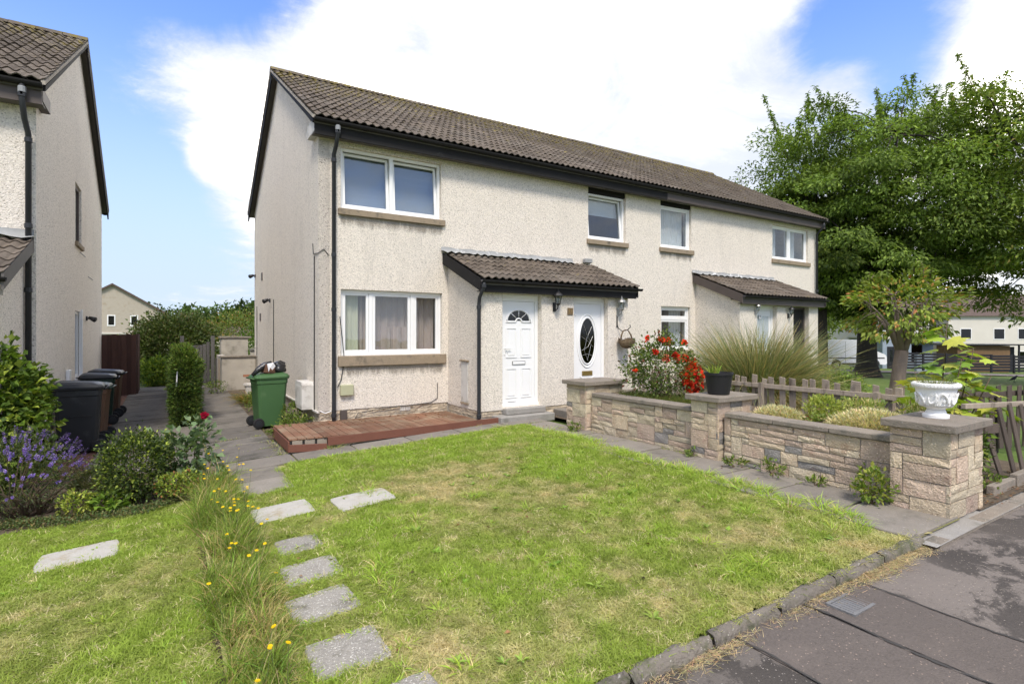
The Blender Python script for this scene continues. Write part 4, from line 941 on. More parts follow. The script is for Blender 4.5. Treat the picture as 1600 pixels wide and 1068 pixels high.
# ------------------------------------------------------------------ deck
dk = thing('deck', 'low red-brown timber deck under the front window', 'deck', (3.2, 9.3, -.1))
x = 1.51; k = 0
while x < 4.74:
    w = .122; x1 = min(x + w, 4.76)
    MB().box(x, x1 - .008, 8.60 - (0 if x < 2.0 else .0) + rnd.gauss(0, .003) - .035 * (x - 1.5), 10.055, -.005, .022 + rnd.gauss(0, .002)).build('plank', MAT['deck'], dk, .003)
    x += w
MB().box(4.765, 5.06, 8.47, 8.635, -.005, .02).build('plank', MAT['deck'], dk, .003)
Md = Matrix.Translation((1.5, 8.575, -.01)) @ Matrix.Rotation(-.035, 4, 'Z') @ Matrix.Rotation(.055, 4, 'Y')
MB().box(.0, .545, -.028, -.002, -.155, -.045, Md).build('fascia_board', MAT['deck_f'], dk, .003)
Md = Matrix.Translation((2.05, 8.555, -.01)) @ Matrix.Rotation(-.035, 4, 'Z') @ Matrix.Rotation(-.022, 4, 'Y')
MB().box(.0, 3.02, -.028, -.002, -.11, .018, Md).build('fascia_board', MAT['deck_f'], dk, .003)
MB().box(1.485, 1.507, 8.56, 10.0, -.17, -.008).build('fascia_board', MAT['deck_f'], dk, .003)
for xx in (1.62, 1.8, 1.98): MB().box(xx - .07, xx + .075, 8.60, 8.62, -.10, -.012).build('joist_end', MAT['joist'], dk, .004)
mb = MB(); mb.box(1.53, 4.7, 8.66, 8.72, -.2, -.012); mb.box(1.53, 4.7, 9.9, 9.96, -.25, -.012); mb.build('joist', MAT['joist'], dk)

# ------------------------------------------------------------------ wheelie bins
def bin_meshes(body, lid):
    w0, w1, d0, d1, h = .225, .275, .235, .30, .93       # half sizes: bottom/top; wheels on +X side
    mb = MB(); rings = []
    for z, f in ((.03, 0), (.06, .02), (.80, .86), (.84, .90), (.845, 1.08), (.93, 1.12)):
        a, b = w0 + (w1 - w0) * f, d0 + (d1 - d0) * f; c = .045
        rings.append([(-a + c, -b, z), (a - c, -b, z), (a, -b + c, z), (a, b - c, z), (a - c, b, z), (-a + c, b, z), (-a, b - c, z), (-a, -b + c, z)])
    V = [p for r in rings for p in r]; F = [tuple(range(8))[::-1], tuple(range(40, 48))]
    for i in range(5):
        for j in range(8): F.append((i * 8 + j, i * 8 + (j + 1) % 8, i * 8 + 8 + (j + 1) % 8, i * 8 + 8 + j))
    mb.add(V, F)
    mb.box(-.17, .17, -.292, -.278, .55, .56)
    out = {'body': mb.mesh('body', MAT[body], .006)}
    mb = MB(); V = []; L = [(.932, 1.0), (.965, 1.03), (1.0, .93), (1.02, .72)]
    for z, f in L:
        a, b = .305 * f, .325 * f; c = .06 * f; dx = .03 * (z - .93) / .09
        V += [(-a + c, -b, z + dx), (a - c, -b, z + dx * .4), (a, -b + c, z), (a, b - c, z), (a - c, b, z), (-a + c, b, z + dx), (-a, b - c, z + dx), (-a, -b + c, z + dx)]
    F = [tuple(range(8))[::-1], tuple(range(24, 32))] + [(i * 8 + j, i * 8 + (j + 1) % 8, i * 8 + 8 + (j + 1) % 8, i * 8 + 8 + j) for i in range(3) for j in range(8)]
    mb.add(V, F); mb.box(-.36, -.30, -.10, .10, .94, .97)
    out['lid'] = mb.mesh('lid', MAT[lid], .006)
    mb = MB(); mb.tube([(.30, -.22, .93), (.35, -.22, .95), (.35, .22, .95), (.30, .22, .93)], .016, 8); out['handle'] = mb.mesh('handle', MAT[lid], smooth=True)
    R90 = Matrix.Rotation(PI / 2, 4, 'X')
    out['wheel'] = MB().lathe([(.03, -.026), (.085, -.026), (.1, -.016), (.1, .016), (.085, .026), (.03, .026)], 20, M=R90).mesh('wheel', MAT['rubber'])
    out['hub'] = MB().lathe([(.01, -.032), (.055, -.030), (.06, .0), (.055, .030), (.01, .032)], 14, M=R90).mesh('hub', MAT['bin_b'])
    out['axle'] = MB().tube([(.23, -.26, .10), (.23, .26, .10)], .012, 8).mesh('axle', MAT['metal_d'])
    return out
BIN_CACHE = {}
def wheelie(x, y, rz, body, lid, label, sc=1.0, off=0.0):
    r = thing('wheelie_bin', label, 'bin', G(x, y, off), 'wheelie bins', rz); r.scale = (sc,) * 3
    ms = BIN_CACHE.setdefault((body, lid), None) or BIN_CACHE.update({(body, lid): bin_meshes(body, lid)}) or BIN_CACHE[(body, lid)]
    for k in ('body', 'lid', 'handle', 'axle'): link(k, ms[k], r, True)
    for sy in (-1, 1):
        w = link('wheel', ms['wheel'], r, True); w.location = (.25, sy * .255, .10); h = link('hub', ms['hub'], w, True)
    return r
wheelie(-1.25, 11.30, .05, 'bin_b', 'bin_b', 'dark grey wheelie bin nearest to the viewer in the row along the side wall', 1.1)
wheelie(-1.20, 12.22, -.06, 'bin_br', 'bin_dg', 'brown wheelie bin directly behind the nearest dark grey bin')
wheelie(-1.24, 14.05, .04, 'bin_dg', 'bin_b', 'very dark green wheelie bin standing third along the side wall')
wheelie(-1.18, 14.95, -.04, 'bin_br', 'bin_b', 'brown wheelie bin furthest along the side wall, beside the brown fence')
gb = wheelie(1.62, 11.35, PI + .12, 'bin_g', 'bin_g', 'bright green wheelie bin with rubbish piled on its lid', .98)
# clutter on the green bin
zt = g(1.62, 11.35) + 1.005
def lump(name, c, r, mat, seed, smoothness=.35, parent=None, flat=1.0):
    bm = bmesh.new(); bmesh.ops.create_icosphere(bm, subdivisions=3, radius=1.0)
    for v in bm.verts:
        n = mnoise.fractal(v.co * 1.7 + Vector((seed, 0, 0)), 1.0, 2.0, 3); v.co *= 1 + smoothness * n
        v.co = Vector((v.co.x * r[0] + c[0], v.co.y * r[1] + c[1], max(v.co.z, -.75 * flat) * r[2] + c[2]))
    me = bpy.data.meshes.new(name); bm.to_mesh(me); bm.free(); me.materials.append(MAT[mat] if isinstance(mat, str) else mat); me.polygons.foreach_set('use_smooth', [True] * len(me.polygons))
    return link(name, me, parent)
tag(lump('rubbish_bag', (1.78, 11.30, zt + .11), (.15, .15, .12), 'bag', 3.0), 'black rubbish bag lying on the green bin lid', 'bag')
Mc = Matrix.Translation((1.66, 11.34, zt + .075)) @ Matrix.Rotation(.3, 4, 'Z') @ Matrix.Rotation(.12, 4, 'Y')
tag(MB().box(-.16, .17, -.15, .15, -.07, .09, Mc).build('cardboard_box', MAT['card'], None, .004), 'brown carton squashed between bags on the green bin', 'box')
Mc = Matrix.Translation((1.47, 11.26, zt + .11)) @ Matrix.Rotation(-.55, 4, 'Y')
pb = MB(); pb.tube([(-.20, -.02, -.03), (-.05, 0, .0), (.10, .02, .01), (.22, 0, .0)], [.03, .055, .055, .02], 8); pb.v = [tuple(Mc @ Vector(p)) for p in pb.v]
tag(pb.build('rolled_sheet', MAT['bag'], None, 0, True), 'dark plastic roll sloping down over the green bin lid', 'plastic roll')
pv = [(1.55, 11.06, zt + .20), (1.66, 11.07, zt + .22), (1.70, 11.09, zt + .15), (1.64, 11.05, zt + .08), (1.60, 11.03, zt + .13), (1.575, 11.05, zt + .05)]
tag(MB().add(pv + [(a, b + .006, c) for a, b, c in pv], [(0, 1, 4), (1, 2, 3, 4), (0, 4, 5), (6, 10, 7), (7, 10, 9, 8), (6, 11, 10)]).build('paper_scrap', MAT['paper']), 'torn white paper draped over the rubbish on the green bin', 'paper')

# ------------------------------------------------------------------ lamps, plaque, basket
def lantern(x, z, y, mat, label, sc=1.0):
    r = thing('wall_lantern', label, 'lamp', (x, y, z), 'porch wall lanterns')
    R = Matrix.Translation((x, y, z)) @ Matrix.Scale(sc, 4)
    def b(name, mb, m, par=r, sm_=False):
        mb.v = [tuple(R @ Vector(p)) for p in mb.v]; return mb.build(name, MAT[m], par, 0, sm_)
    b('back_plate', MB().box(-.035, .035, -.018, -.002, -.20, -.02).box(-.022, .022, -.028, -.018, -.17, -.05), mat)
    b('arm', MB().tube([(0, -.02, -.13), (0, -.07, -.17), (0, -.125, -.14), (0, -.135, -.08)], .012, 8).tube([(0, -.02, -.06), (0, -.05, -.05), (0, -.06, -.09), (0, -.04, -.11)], .007, 6), mat, r, True)
    b('cup', MB().lathe([(.015, -.09), (.045, -.06), (.05, -.045), (.04, -.04)], 12, (0, -.135, 0)), mat)
    b('lamp_glass', MB().lathe([(.045, -.04), (.075, .10), (.072, .102), (.042, -.035)], 6, (0, -.135, 0)), 'glass')
    b('bulb', MB().lathe([(.008, -.035), (.012, 0), (.028, .04), (.022, .06), (.005, .07)], 10, (0, -.135, 0)), 'net', r, True)
    mb = MB()
    for k in range(6):
        a = 2 * PI * k / 6; mb.tube([(.047 * math.cos(a), -.135 + .047 * math.sin(a), -.04), (.078 * math.cos(a), -.135 + .078 * math.sin(a), .103)], .005, 5)
    b('cage', mb, mat)
    b('lamp_roof', MB().lathe([(.098, .10), (.10, .11), (.075, .15), (.045, .175), (.03, .18), (.028, .20), (.012, .21), (.014, .23), (.004, .25)], 12, (0, -.135, 0)), mat, r)
    return r
lantern(6.43, 2.22, PY, 'metal_d', 'dark coach lantern on the porch wall between the two white doors', 1.0)
lantern(8.12, 2.15, PY, 'metal_s', 'silver coach lantern on the porch wall above the hanging basket', .95)
lantern(12.95, 2.22, PY, 'metal_s', 'pale round wall lamp beside the white door behind the tall grass', .7)
lantern(14.45, 2.16, PY, 'metal_d', 'small dark wall lamp beside the black far door', .8)
pq = thing('house_number', 'small brown house number plaque with two digits beside the oval glass door', 'sign', (6.84, PY, 2.03))
MB().box(6.76, 6.90, PY - .018, PY - .002, 1.965, 2.105).build('plate', MAT['plaque'], pq, .004)
def text(s, size, loc, mat, parent, name='digits'):
    c = bpy.data.curves.new(name, 'FONT'); c.body = s; c.size = size; c.extrude = .002; c.align_x = 'CENTER'; c.align_y = 'CENTER'
    t = bpy.data.objects.new(name, c); COL.objects.link(t); bpy.context.view_layer.update()
    me = bpy.data.meshes.new_from_object(t.evaluated_get(bpy.context.evaluated_depsgraph_get())); bpy.data.objects.remove(t)
    M_ = Matrix.Translation(loc) @ Matrix.Rotation(PI / 2, 4, 'X'); me.transform(M_); me.materials.clear(); me.materials.append(mat)
    return link(name, me, parent)
text('11', .105, (6.83, PY - .021, 2.035), MAT['brass'], pq)
pq2 = thing('house_number', 'tiny number on the white door behind the tall grass', 'sign', (13.3, PY, 2.1))
MB().box(13.29, 13.39, PY + .10, PY + .117, 1.98, 2.08).build('plate', MAT['paper'], pq2)
text('9', .09, (13.34, PY + .098, 2.03), MAT['metal_d'], pq2)
hk = thing('basket_bracket', 'black scrolled iron bracket holding the hanging basket', 'bracket', (8.10, PY, 1.9))
MB().box(8.085, 8.115, PY - .012, PY - .001, 1.72, 1.98).build('back_bar', MAT['metal_d'], hk)
MB().tube([(8.10, PY - .012, 1.78), (8.12, PY - .03, 1.70), (8.17, PY - .09, 1.64), (8.24, PY - .17, 1.66), (8.285, PY - .22, 1.73), (8.28, PY - .225, 1.77), (8.26, PY - .20, 1.755)], .009, 6).build('scroll_arm', MAT['metal_d'], hk, smooth=True)
hb = thing('hanging_basket', 'dried out wicker hanging basket with bare twigs', 'basket', (8.2, PY - .15, 1.3))
mb = MB(); V = []; nn = 18
prof = [(.02, 0), (.09, .02), (.145, .07), (.175, .14), (.18, .20), (.165, .195), (.12, .12), (.02, .08)]
mb.lathe(prof, nn); mb.v = [(8.2 + x * (1.02 + .12 * mnoise.noise(Vector((x * 8, y * 8, z * 8)))), PY - .19 + y, 1.27 + z * (1 + .15 * math.sin(3 * math.atan2(y, x)))) for x, y, z in mb.v]
mb.build('bowl', MAT['wicker'], hb, smooth=False)
for s in (-1, 1): MB().tube([(8.2 + s * .165, PY - .19, 1.45), (8.2 + s * .135, PY - .18, 1.56), (8.2 + s * .07, PY - .17, 1.65), (8.2, PY - .15, 1.67)], [.016, .018, .012, .006], 6).build('handle', MAT['wicker'], hb, smooth=True)
mb = MB()
for k in range(28):
    a = rnd.uniform(0, 6.28); r = rnd.uniform(.05, .2); mb.tube([(8.2 + .5 * r * math.cos(a), PY - .19 + .5 * r * math.sin(a), 1.42), (8.2 + r * math.cos(a), PY - .19 + r * math.sin(a), rnd.uniform(1.43, 1.53))], [.004, .002], 4)
mb.build('dry_twigs', MAT['twig'], hb)
def spot(x, y, z, sx, label):
    r = thing('security_light', label, 'light', (x, y, z))
    MB().box(min(x, x + sx * .03), max(x, x + sx * .03), y - .04, y + .04, z - .05, z + .05).build('back_plate', MAT['metal_d'], r)
    MB().tube([(x + sx * .03, y, z), (x + sx * .08, y, z - .01)], .015, 6).build('arm', MAT['metal_d'], r)
    MB().tube([(x + sx * .06, y - .01, z + .02), (x + sx * .17, y - .08, z - .03)], [.035, .06], 10).build('lamp_head', MAT['metal_d'], r, smooth=True)
spot(XL - .002, 15.5, 2.45, -1, 'black spotlight on the side wall above the green bin')
spot(XG + .002, 15.6, 1.93, 1, 'black spotlight on the neighbouring side wall above the bins')
spot(XL - .002, 18.4, 3.35, -1, 'tiny dark bracket light high at the rear corner of the house')

# ------------------------------------------------------------------ pots
def urn():
    r = thing('urn', 'white classical urn planter with raised scrolls on the front pier', 'planter', (6.07, 2.19, .809))
    c = (6.09, 2.20, .809); H = .335
    mb = MB().lathe([(.02, 0), (.118, 0), (.120, .028), (.112, .034), (.095, .040), (.088, .062), (.080, .075), (.02, .078)], 36, c); mb.build('foot', MAT['urn'], r, smooth=False)
    mb = MB().lathe([(.05, .076), (.078, .078), (.085, .090), (.130, .104), (.156, .135), (.170, .190), (.180, .255), (.186, .276), (.205, .280), (.214, .292), (.214, .318), (.205, .328), (.180, .326), (.172, .29), (.02, .285)], 40, c); mb.build('bowl', MAT['urn'], r, smooth=False)
    mb = MB()
    for k in range(10):                                     # scroll relief around the body
        a0 = 2 * PI * k / 10; pts = []
        for t in range(15):
            s = t / 14; a = a0 + .50 * s - .08 * math.sin(s * 9); z = .185 + .045 * math.sin(2 * PI * s + (k % 2) * PI) + .01 * math.cos(6 * s)
            rr = .168 + .012 * (z - .135) / .06; pts.append((c[0] + rr * math.cos(a), c[1] + rr * math.sin(a), c[2] + z))
        mb.tube(pts, [.004 + .008 * math.sin(PI * i / 14) for i in range(15)], 6)
        for s2 in (.3, .7):
            a = a0 + .5 * s2; z = .19 + (.03 if k % 2 else -.03) * (1 if s2 < .5 else -1); rr = .172
            pts = [(c[0] + (rr) * math.cos(a + .075 * (1 - q / 9) * math.cos(q * .9)), c[1] + rr * math.sin(a + .075 * (1 - q / 9) * math.cos(q * .9)), c[2] + z + .02 * (1 - q / 9) * math.sin(q * .9)) for q in range(9)]
            mb.tube(pts, .0065, 5)
    for k in range(48):
        a = 2 * PI * k / 48; mb.tube([(c[0] + .214 * math.cos(a), c[1] + .214 * math.sin(a), c[2] + .293), (c[0] + .2155 * math.cos(a + .08), c[1] + .2155 * math.sin(a + .08), c[2] + .317)], .004, 4)
        mb.tube([(c[0] + .135 * math.cos(a), c[1] + .135 * math.sin(a), c[2] + .106), (c[0] + .156 * math.cos(a + .05), c[1] + .156 * math.sin(a + .05), c[2] + .132)], .006, 4)
    mb.build('scroll_relief', MAT['urn'], r, smooth=True)
    MB().lathe([(.01, .29), (.174, .29), (.17, .30), (.01, .305)], 24, c).build('soil', MAT['soil'], r)
urn()
for o_ in bpy.data.objects:
    if o_.parent and o_.parent.name.startswith('urn'):
        for v_ in o_.data.vertices: v_.co.x = 6.09 + (v_.co.x - 6.09) * .87; v_.co.y = 2.20 + (v_.co.y - 2.20) * .87
pk = thing('plant_pot', 'black ribbed plastic pot on the middle pier of the stone wall', 'planter', (6.08, 4.58, .80))
mb = MB(); V = [];
mb.lathe([(.02, 0), (.128, 0), (.135, .01), (.172, .25), (.182, .252), (.182, .285), (.168, .285), (.160, .24), (.02, .235)], 36, (6.08, 4.58, .802)); mb.build('pot', MAT['pot_k'], pk)
MB().lathe([(.01, .236), (.158, .24), (.01, .255)], 16, (6.08, 4.58, .802)).build('soil', MAT['soil'], pk)
pw = thing('plant_pot', 'small whitish flower pot against the old render wall by the side path', 'planter', G(1.86, 16.4))
z = g(1.86, 16.4)
MB().lathe([(.02, 0), (.09, 0), (.13, .27), (.155, .275), (.155, .33), (.13, .33), (.02, .3)], 20, (1.86, 16.4, z)).build('pot', MAT['utility_w'], pw)
mb = MB().box(1.72, 2.02, 16.55, 16.62, z + .5, z + .56); mb.build('terracotta_trough', MAT['terr'], pw)

# ------------------------------------------------------------------ fences
def picket_mesh(h, w):
    mb = MB(); V = [(-w / 2, 0, 0), (w / 2, 0, 0), (w / 2, 0, h), (-w / 2, 0, h * .985), (-w / 2, .018, 0), (w / 2, .018, 0), (w / 2, .018, h * .995), (-w / 2, .018, h * .98)]
    return mb.add(V, [(0, 1, 2, 3), (7, 6, 5, 4), (0, 4, 5, 1), (1, 5, 6, 2), (2, 6, 7, 3), (3, 7, 4, 0)])
def picket_fence(label, p0, p1, zt, n, mat, w=.095, rails=(.28, .74), side=1):
    r = thing('picket_fence', label, 'fence', G((p0[0] + p1[0]) / 2, (p0[1] + p1[1]) / 2))
    d = Vector((p1[0] - p0[0], p1[1] - p0[1], 0)); L = d.length; a = math.atan2(d.y, d.x)
    me = picket_mesh(1.0, w).mesh('picket', MAT[mat], .004)
    for k in range(n):
        t = (k + .5) / n; x, y = p0[0] + d.x * t, p0[1] + d.y * t
        o = link('picket', me, r, False); M_ = Matrix.Translation((x, y, g(x, y) - .02)) @ Matrix.Rotation(a, 4, 'Z') @ Matrix.Rotation(rnd.gauss(0, .03), 4, 'Y') @ Matrix.Rotation(rnd.gauss(0, .02), 4, 'X')
        sc = (zt + .02) * (1 + rnd.gauss(0, .022))
        o.matrix_basis = M_ @ Matrix.Diagonal((rnd.uniform(.85, 1.12), 1, sc, 1))
    nrm = Vector((-d.y, d.x, 0)).normalized() * side
    for zr in rails:
        M_ = Matrix.Translation((p0[0], p0[1], g(*p0) + zr)) @ Matrix.Rotation(a, 4, 'Z') @ Matrix.Rotation(rnd.gauss(0, .005), 4, 'Y')
        y0 = .020 if side > 0 else -.047
        MB().box(0, L, y0, y0 + .045, -.035, .035, M_).build('rail', MAT[mat], r, .004)
    for k in range(3):
        t = (k + .2) / 3; x, y = p0[0] + d.x * t, p0[1] + d.y * t; M_ = Matrix.Translation((x, y, g(x, y) - .1)) @ Matrix.Rotation(a, 4, 'Z')
        y0 = .068 if side > 0 else -.14
        MB().box(-.035, .035, y0, y0 + .07, 0, zt, M_).build('post', MAT[mat], r, .004)
    return r
picket_fence('pale weathered picket fence running back beside the raised bed', (8.2, 3.25), (8.25, 8.4), .90, 31, 'fence', side=1)
picket_fence('dark weathered picket fence behind the white urn, turning off to the right', (8.25, 3.15), (12.4, 2.25), .86, 24, 'fence_dk', side=1)
lp = thing('leaning_fence', 'broken dark fence panel leaning over at the right edge of the picture', 'fence', G(8.0, 2.2))
for k, (x0, y0, x1, y1, z1) in enumerate(((7.75, 2.18, 7.52, 2.28, .62), (7.86, 2.10, 7.68, 2.20, .78), (8.02, 2.07, 7.86, 2.16, .82), (8.20, 2.05, 8.06, 2.12, .80))):
    a = Vector((x0, y0, -.03)); b = Vector((x1, y1, z1)); t = (b - a).normalized(); sx = t.cross(Vector((0, 1, 0))).normalized(); sy = sx.cross(t)
    V = [p + sx * u * .045 + sy * v * .011 for p in (a, b) for u, v in ((-1, -1), (1, -1), (1, 1), (-1, 1))]
    MB().add(V, [(3, 2, 1, 0), (4, 5, 6, 7), (0, 1, 5, 4), (1, 2, 6, 5), (2, 3, 7, 6), (3, 0, 4, 7)]).build('picket', MAT['fence_dk'], lp, .004)
Mr = Matrix.Translation((7.35, 2.40, .80)) @ Matrix.Rotation(-.30, 4, 'Z'); MB().box(0, 1.1, -.02, .03, -.03, .025, Mr).build('rail', MAT['fence'], lp, .004)
Mr = Matrix.Translation((7.45, 2.28, .56)) @ Matrix.Rotation(-.25, 4, 'Z'); MB().box(0, .22, -.04, .04, -.05, .05, Mr).build('post', MAT['fence_dk'], lp, .004)
ed = thing('bed_edging', 'row of grey concrete edging stones beside the front pier at the right', 'edging', (7.3, 2.1, 0))
for k in range(4): MB().box(6.95 + k * .62, 7.55 + k * .62, 2.02 - k * .01, 2.09 - k * .01, -.1, .09 + rnd.gauss(0, .01)).build('edging_stone', MAT['cap'], ed, .008)
# brown slatted fence at the rear of the neighbouring house
bf = thing('board_fence', 'tall dark brown board fence at the end of the neighbouring house', 'fence', G(-1.2, 19.0))
zb = g(-1.2, 19); h = 1.72
for k in range(7): MB().box(-1.60 + k * .112, -1.60 + k * .112 + .125, 18.94 + (k % 2) * .03, 18.96 + (k % 2) * .03, zb, zb + h + rnd.gauss(0, .008)).build('board', MAT['fence_br'], bf, .004)
for k in range(10): MB().box(-.82 + (k % 2) * .025, -.80 + (k % 2) * .025, 18.99 + k * .15, 18.99 + k * .15 + .165, zb, zb + h + .02 + rnd.gauss(0, .008)).build('board', MAT['fence_br'], bf, .004)
for z in (.3, 1.5): MB().box(-1.6, -.83, 18.99, 19.03, zb + z, zb + z + .07).build('rail', MAT['fence_br'], bf)
# grey timber gate and rendered walls at the end of the side path
gt = thing('wooden_gate', 'grey weathered wooden gate at the end of the side path', 'gate', G(.75, 20.8))
zb = g(.75, 20.8)
for k in range(7): MB().box(.42 + k * .105, .515 + k * .105, 20.80, 20.82, zb + .04, zb + 1.42 - .12 * math.sin(PI * k / 6) + rnd.gauss(0, .006)).build('board', MAT['gate'], gt, .003)
for x in (.30, 1.18): MB().box(x, x + .11, 20.76, 20.88, zb, zb + 1.62).build('post', MAT['gate'], gt, .006)
for z in (.3, 1.22): MB().box(.415, 1.16, 20.822, 20.86, zb + z, zb + z + .09).build('rail', MAT['gate'], gt)
for k in range(4): MB().box(1.22 + k * .06, 1.265 + k * .06, 19.4 - k * .35, 19.45 - k * .35, zb, zb + .92).build('leaning_board', MAT['fence'] if k % 2 else MAT['gate'], gt, .003)
ow = thing('rendered_wall', 'old pale rendered wall and bin store beyond the green bin', 'wall', G(1.8, 18.4))
zb = g(1.8, 18.4) - .05
MB().box(1.32, 2.24, 18.30, 18.50, zb, .86).build('wall_panel', MAT['old_wall'], ow, .01)
MB().box(1.33, 1.53, 18.505, 20.6, zb, .88).build('wall_panel', MAT['old_wall'], ow, .01)
MB().box(1.28, 2.26, 18.26, 18.54, .862, .92).build('coping', MAT['cap'], ow, .01)
MB().box(1.48, 2.3, 20.7, 21.4, zb, 1.42).build('store_wall', MAT['old_wall'], ow, .01)
MB().box(1.44, 2.4, 20.66, 21.5, 1.422, 1.48).build('store_roof', MAT['cap'], ow, .01)
MB().box(2.3, 3.2, 20.0, 20.2, zb, 1.0).build('wall_panel', MAT['old_wall'], ow, .01)
MB().box(2.28, 3.22, 19.96, 20.24, 1.002, 1.06).build('coping', MAT['soffit'], ow, .01)

# ------------------------------------------------------------------ plants
def leaf_obj(name, parts, mat, parent=None):
    V, F, c = join(parts); return link(name, np_mesh(name, V, F, MAT[mat], c), parent)
def ball(n, inner=.35, zmin=-1.0):
    d = unit(NP.normal(0, 1, (n, 3))); r = (inner + (1 - inner) * NP.random(n)) ** .6
    p = d * r[:, None]; return p
def lumpy(p, amp, freq, seed):
    d = unit(p); k = np.array([mnoise.fractal(Vector(q) * freq + Vector((seed, seed * .7, 0)), 1.0, 2.0, 2) for q in d]); return p * (1 + amp * k)[:, None]
def shrub(name, label, cat, c, r, n, L, W, cols, stems=7, amp=.35, freq=1.8, group=None, up=.35, boxy=False, spread=.4, base=None):
    """stems and many single leaves spread through the crown's volume"""
    root = thing(name, label, cat, (c[0], c[1], c[2]), group); seed = rnd.uniform(0, 90)
    zc = c[2] + r[2]
    if boxy: p = NP.uniform(-1, 1, (n, 3)); k = NP.integers(0, 3, n); p[np.arange(n), k] = np.where(NP.random(n) < .75, np.sign(p[np.arange(n), k]) * NP.uniform(.86, 1.04, n), p[np.arange(n), k]); p = p * (1 + .10 * fbm(p[:, 0] * 3 + p[:, 2] * 2, p[:, 1] * 6, 1.0, 3))[:, None]
    else: p = lumpy(ball(n), amp, freq, seed)
    # twigs cluster the leaves
    m = max(8, n // 14); q = p[:m]; idx = NP.integers(0, m, n); p = np.where(NP.random(n)[:, None] < .6, q[idx] + NP.normal(0, .10, (n, 3)), p)
    P = p * np.array(r) + np.array([c[0], c[1], zc]); gz = c[2] + .01; P[:, 2] = np.maximum(P[:, 2], gz + NP.random(n) * .05)
    D = unit(p + NP.normal(0, .55, (n, 3)) + np.array([0, 0, up])); U = NP.normal(0, .5, (n, 3)) + np.array([0, 0, 1.0])
    ci = NP.choice(len(cols), n, p=np.array([k[1] for k in cols]) / sum(k[1] for k in cols)); base_ = np.array([k[0] for k in cols])[ci]
    col = np.clip(base_ * (1 + NP.normal(0, .22, (n, 1))), .004, .9)
    Ls = L * NP.uniform(.65, 1.25, n)
    leaf_obj('foliage', [leaves(P, D, U, Ls, Ls * W, col)], 'leaf', root)
    mb = MB()
    for k in range(stems):
        e = P[NP.integers(0, n)]; s = Vector((c[0] + rnd.gauss(0, .06 * r[0]), c[1] + rnd.gauss(0, .06 * r[1]), c[2] - .03)); e = Vector(e)
        mid = (s + e) / 2 + Vector((0, 0, .15 * r[2])); mb.tube([s, s * .6 + mid * .4 + Vector((rnd.gauss(0, .02), rnd.gauss(0, .02), 0)), mid, e], [.012 * max(.5, r[2]), .009 * max(.5, r[2]), .006, .002], 5, False)
    if stems: mb.build('stem', MAT['twig'], root, smooth=True)
    return root
GR = (.10, .15, .03); YG = (.25, .30, .05); DG = (.035, .06, .016); OL = (.14, .15, .045); BR = (.13, .085, .04)
shrub('ivy_bush', 'bright green broad leaved bush at the left edge in front of the neighbouring house', 'bush', (-1.90, 8.95, g(-1.9, 9)), (.64, .6, .92), 8500, .095, .85, [((.10, .16, .022), 5), (YG, 3), ((.06, .10, .02), 3)], 6, .3, up=.1)
hb_ = shrub('hebe_bush', 'low bushy shrub with violet flower spikes and bare woody stems at the left edge', 'bush', (-1.42, 7.75, g(-1.4, 7.7)), (.62, .5, .43), 6500, .038, .28, [((.06, .085, .03), 5), (OL, 2), ((.045, .06, .025), 3)], 26, .3)
# violet spikes
sp = []; n = 260
d = unit(NP.normal(0, 1, (n, 3)) * np.array([1, 1, .5]) + np.array([0, -.2, .75])); base = d * np.array([.62, .5, .43]) * NP.uniform(.88, 1.08, (n, 1)) + np.array([-1.42, 7.75, g(-1.42, 7.75) + .43])
rep = 26; P = np.repeat(base, rep, 0); ax = np.repeat(unit(d + np.array([0, 0, .5])), rep, 0); t = NP.random(len(P))[:, None]
P = P + ax * t * .075; D = unit(np.cross(ax, NP.normal(0, 1, P.shape)) + ax * .3); col = jit((.17, .105, .43), len(P), .25)
col = np.where(NP.random((len(P), 1)) < .35, jit((.30, .23, .46), len(P), .2), col)
leaf_obj('flower_spikes', [leaves(P + D * .003, D, ax, np.full(len(P), .014), np.full(len(P), .010), col)], 'petal', hb_)
mb = MB()
for k in range(16):
    a = rnd.uniform(-2.6, -.4); l = rnd.uniform(.25, .6); s = Vector((-1.25 + rnd.gauss(0, .08), 7.65, g(-1.25, 7.65) - .02)); e = s + Vector((l * math.cos(a) * .9, l * math.sin(a) * .5, rnd.uniform(.1, .45)))
    mb.tube([s, (s + e) / 2 + Vector((rnd.gauss(0, .04), 0, .05)), e], [.018, .012, .005], 6)
mb.build('woody_stem', MAT['twig'], hb_, smooth=True)
shrub('box_shrub', 'rounded small leaved green shrub in front of the paths, right of the violet one', 'bush', (-.33, 7.45, g(-.33, 7.4)), (.37, .36, .40), 6000, .040, .6, [((.065, .095, .022), 5), (YG, 2.0), ((.035, .055, .015), 4)], 12, .3, 2.4)
rs = shrub('rose_bush', 'straggly grey green rose with a single crimson bloom beside the flower bed', 'rose', (.20, 7.62, g(.2, 7.6)), (.36, .30, .42), 420, .10, .72, [((.10, .15, .075), 5), ((.14, .19, .10), 3), ((.07, .11, .05), 3)], 14, .55, 1.6, up=.1)
MB().tube([(.26, 7.62, g(.26, 7.6)), (.30, 7.6, .1), (.34, 7.6, .38), (.36, 7.58, .58)], [.010, .008, .006, .004], 6).build('tall_stem', MAT['stem'], rs, smooth=True)
def rose_bloom(c, r, cols, n=26):
    d = unit(NP.normal(0, 1, (n, 3)) + np.array([0, 0, .5])); P = np.array(c) + d * r * .35 * NP.random((n, 1)); return leaves(P, d, NP.normal(0, 1, (n, 3)), np.full(n, r), np.full(n, r * 1.1), jit(cols, n, .18))
leaf_obj('bloom', [rose_bloom((.36, 7.58, .60), .042, (.42, .015, .06), 40)], 'petal', rs)
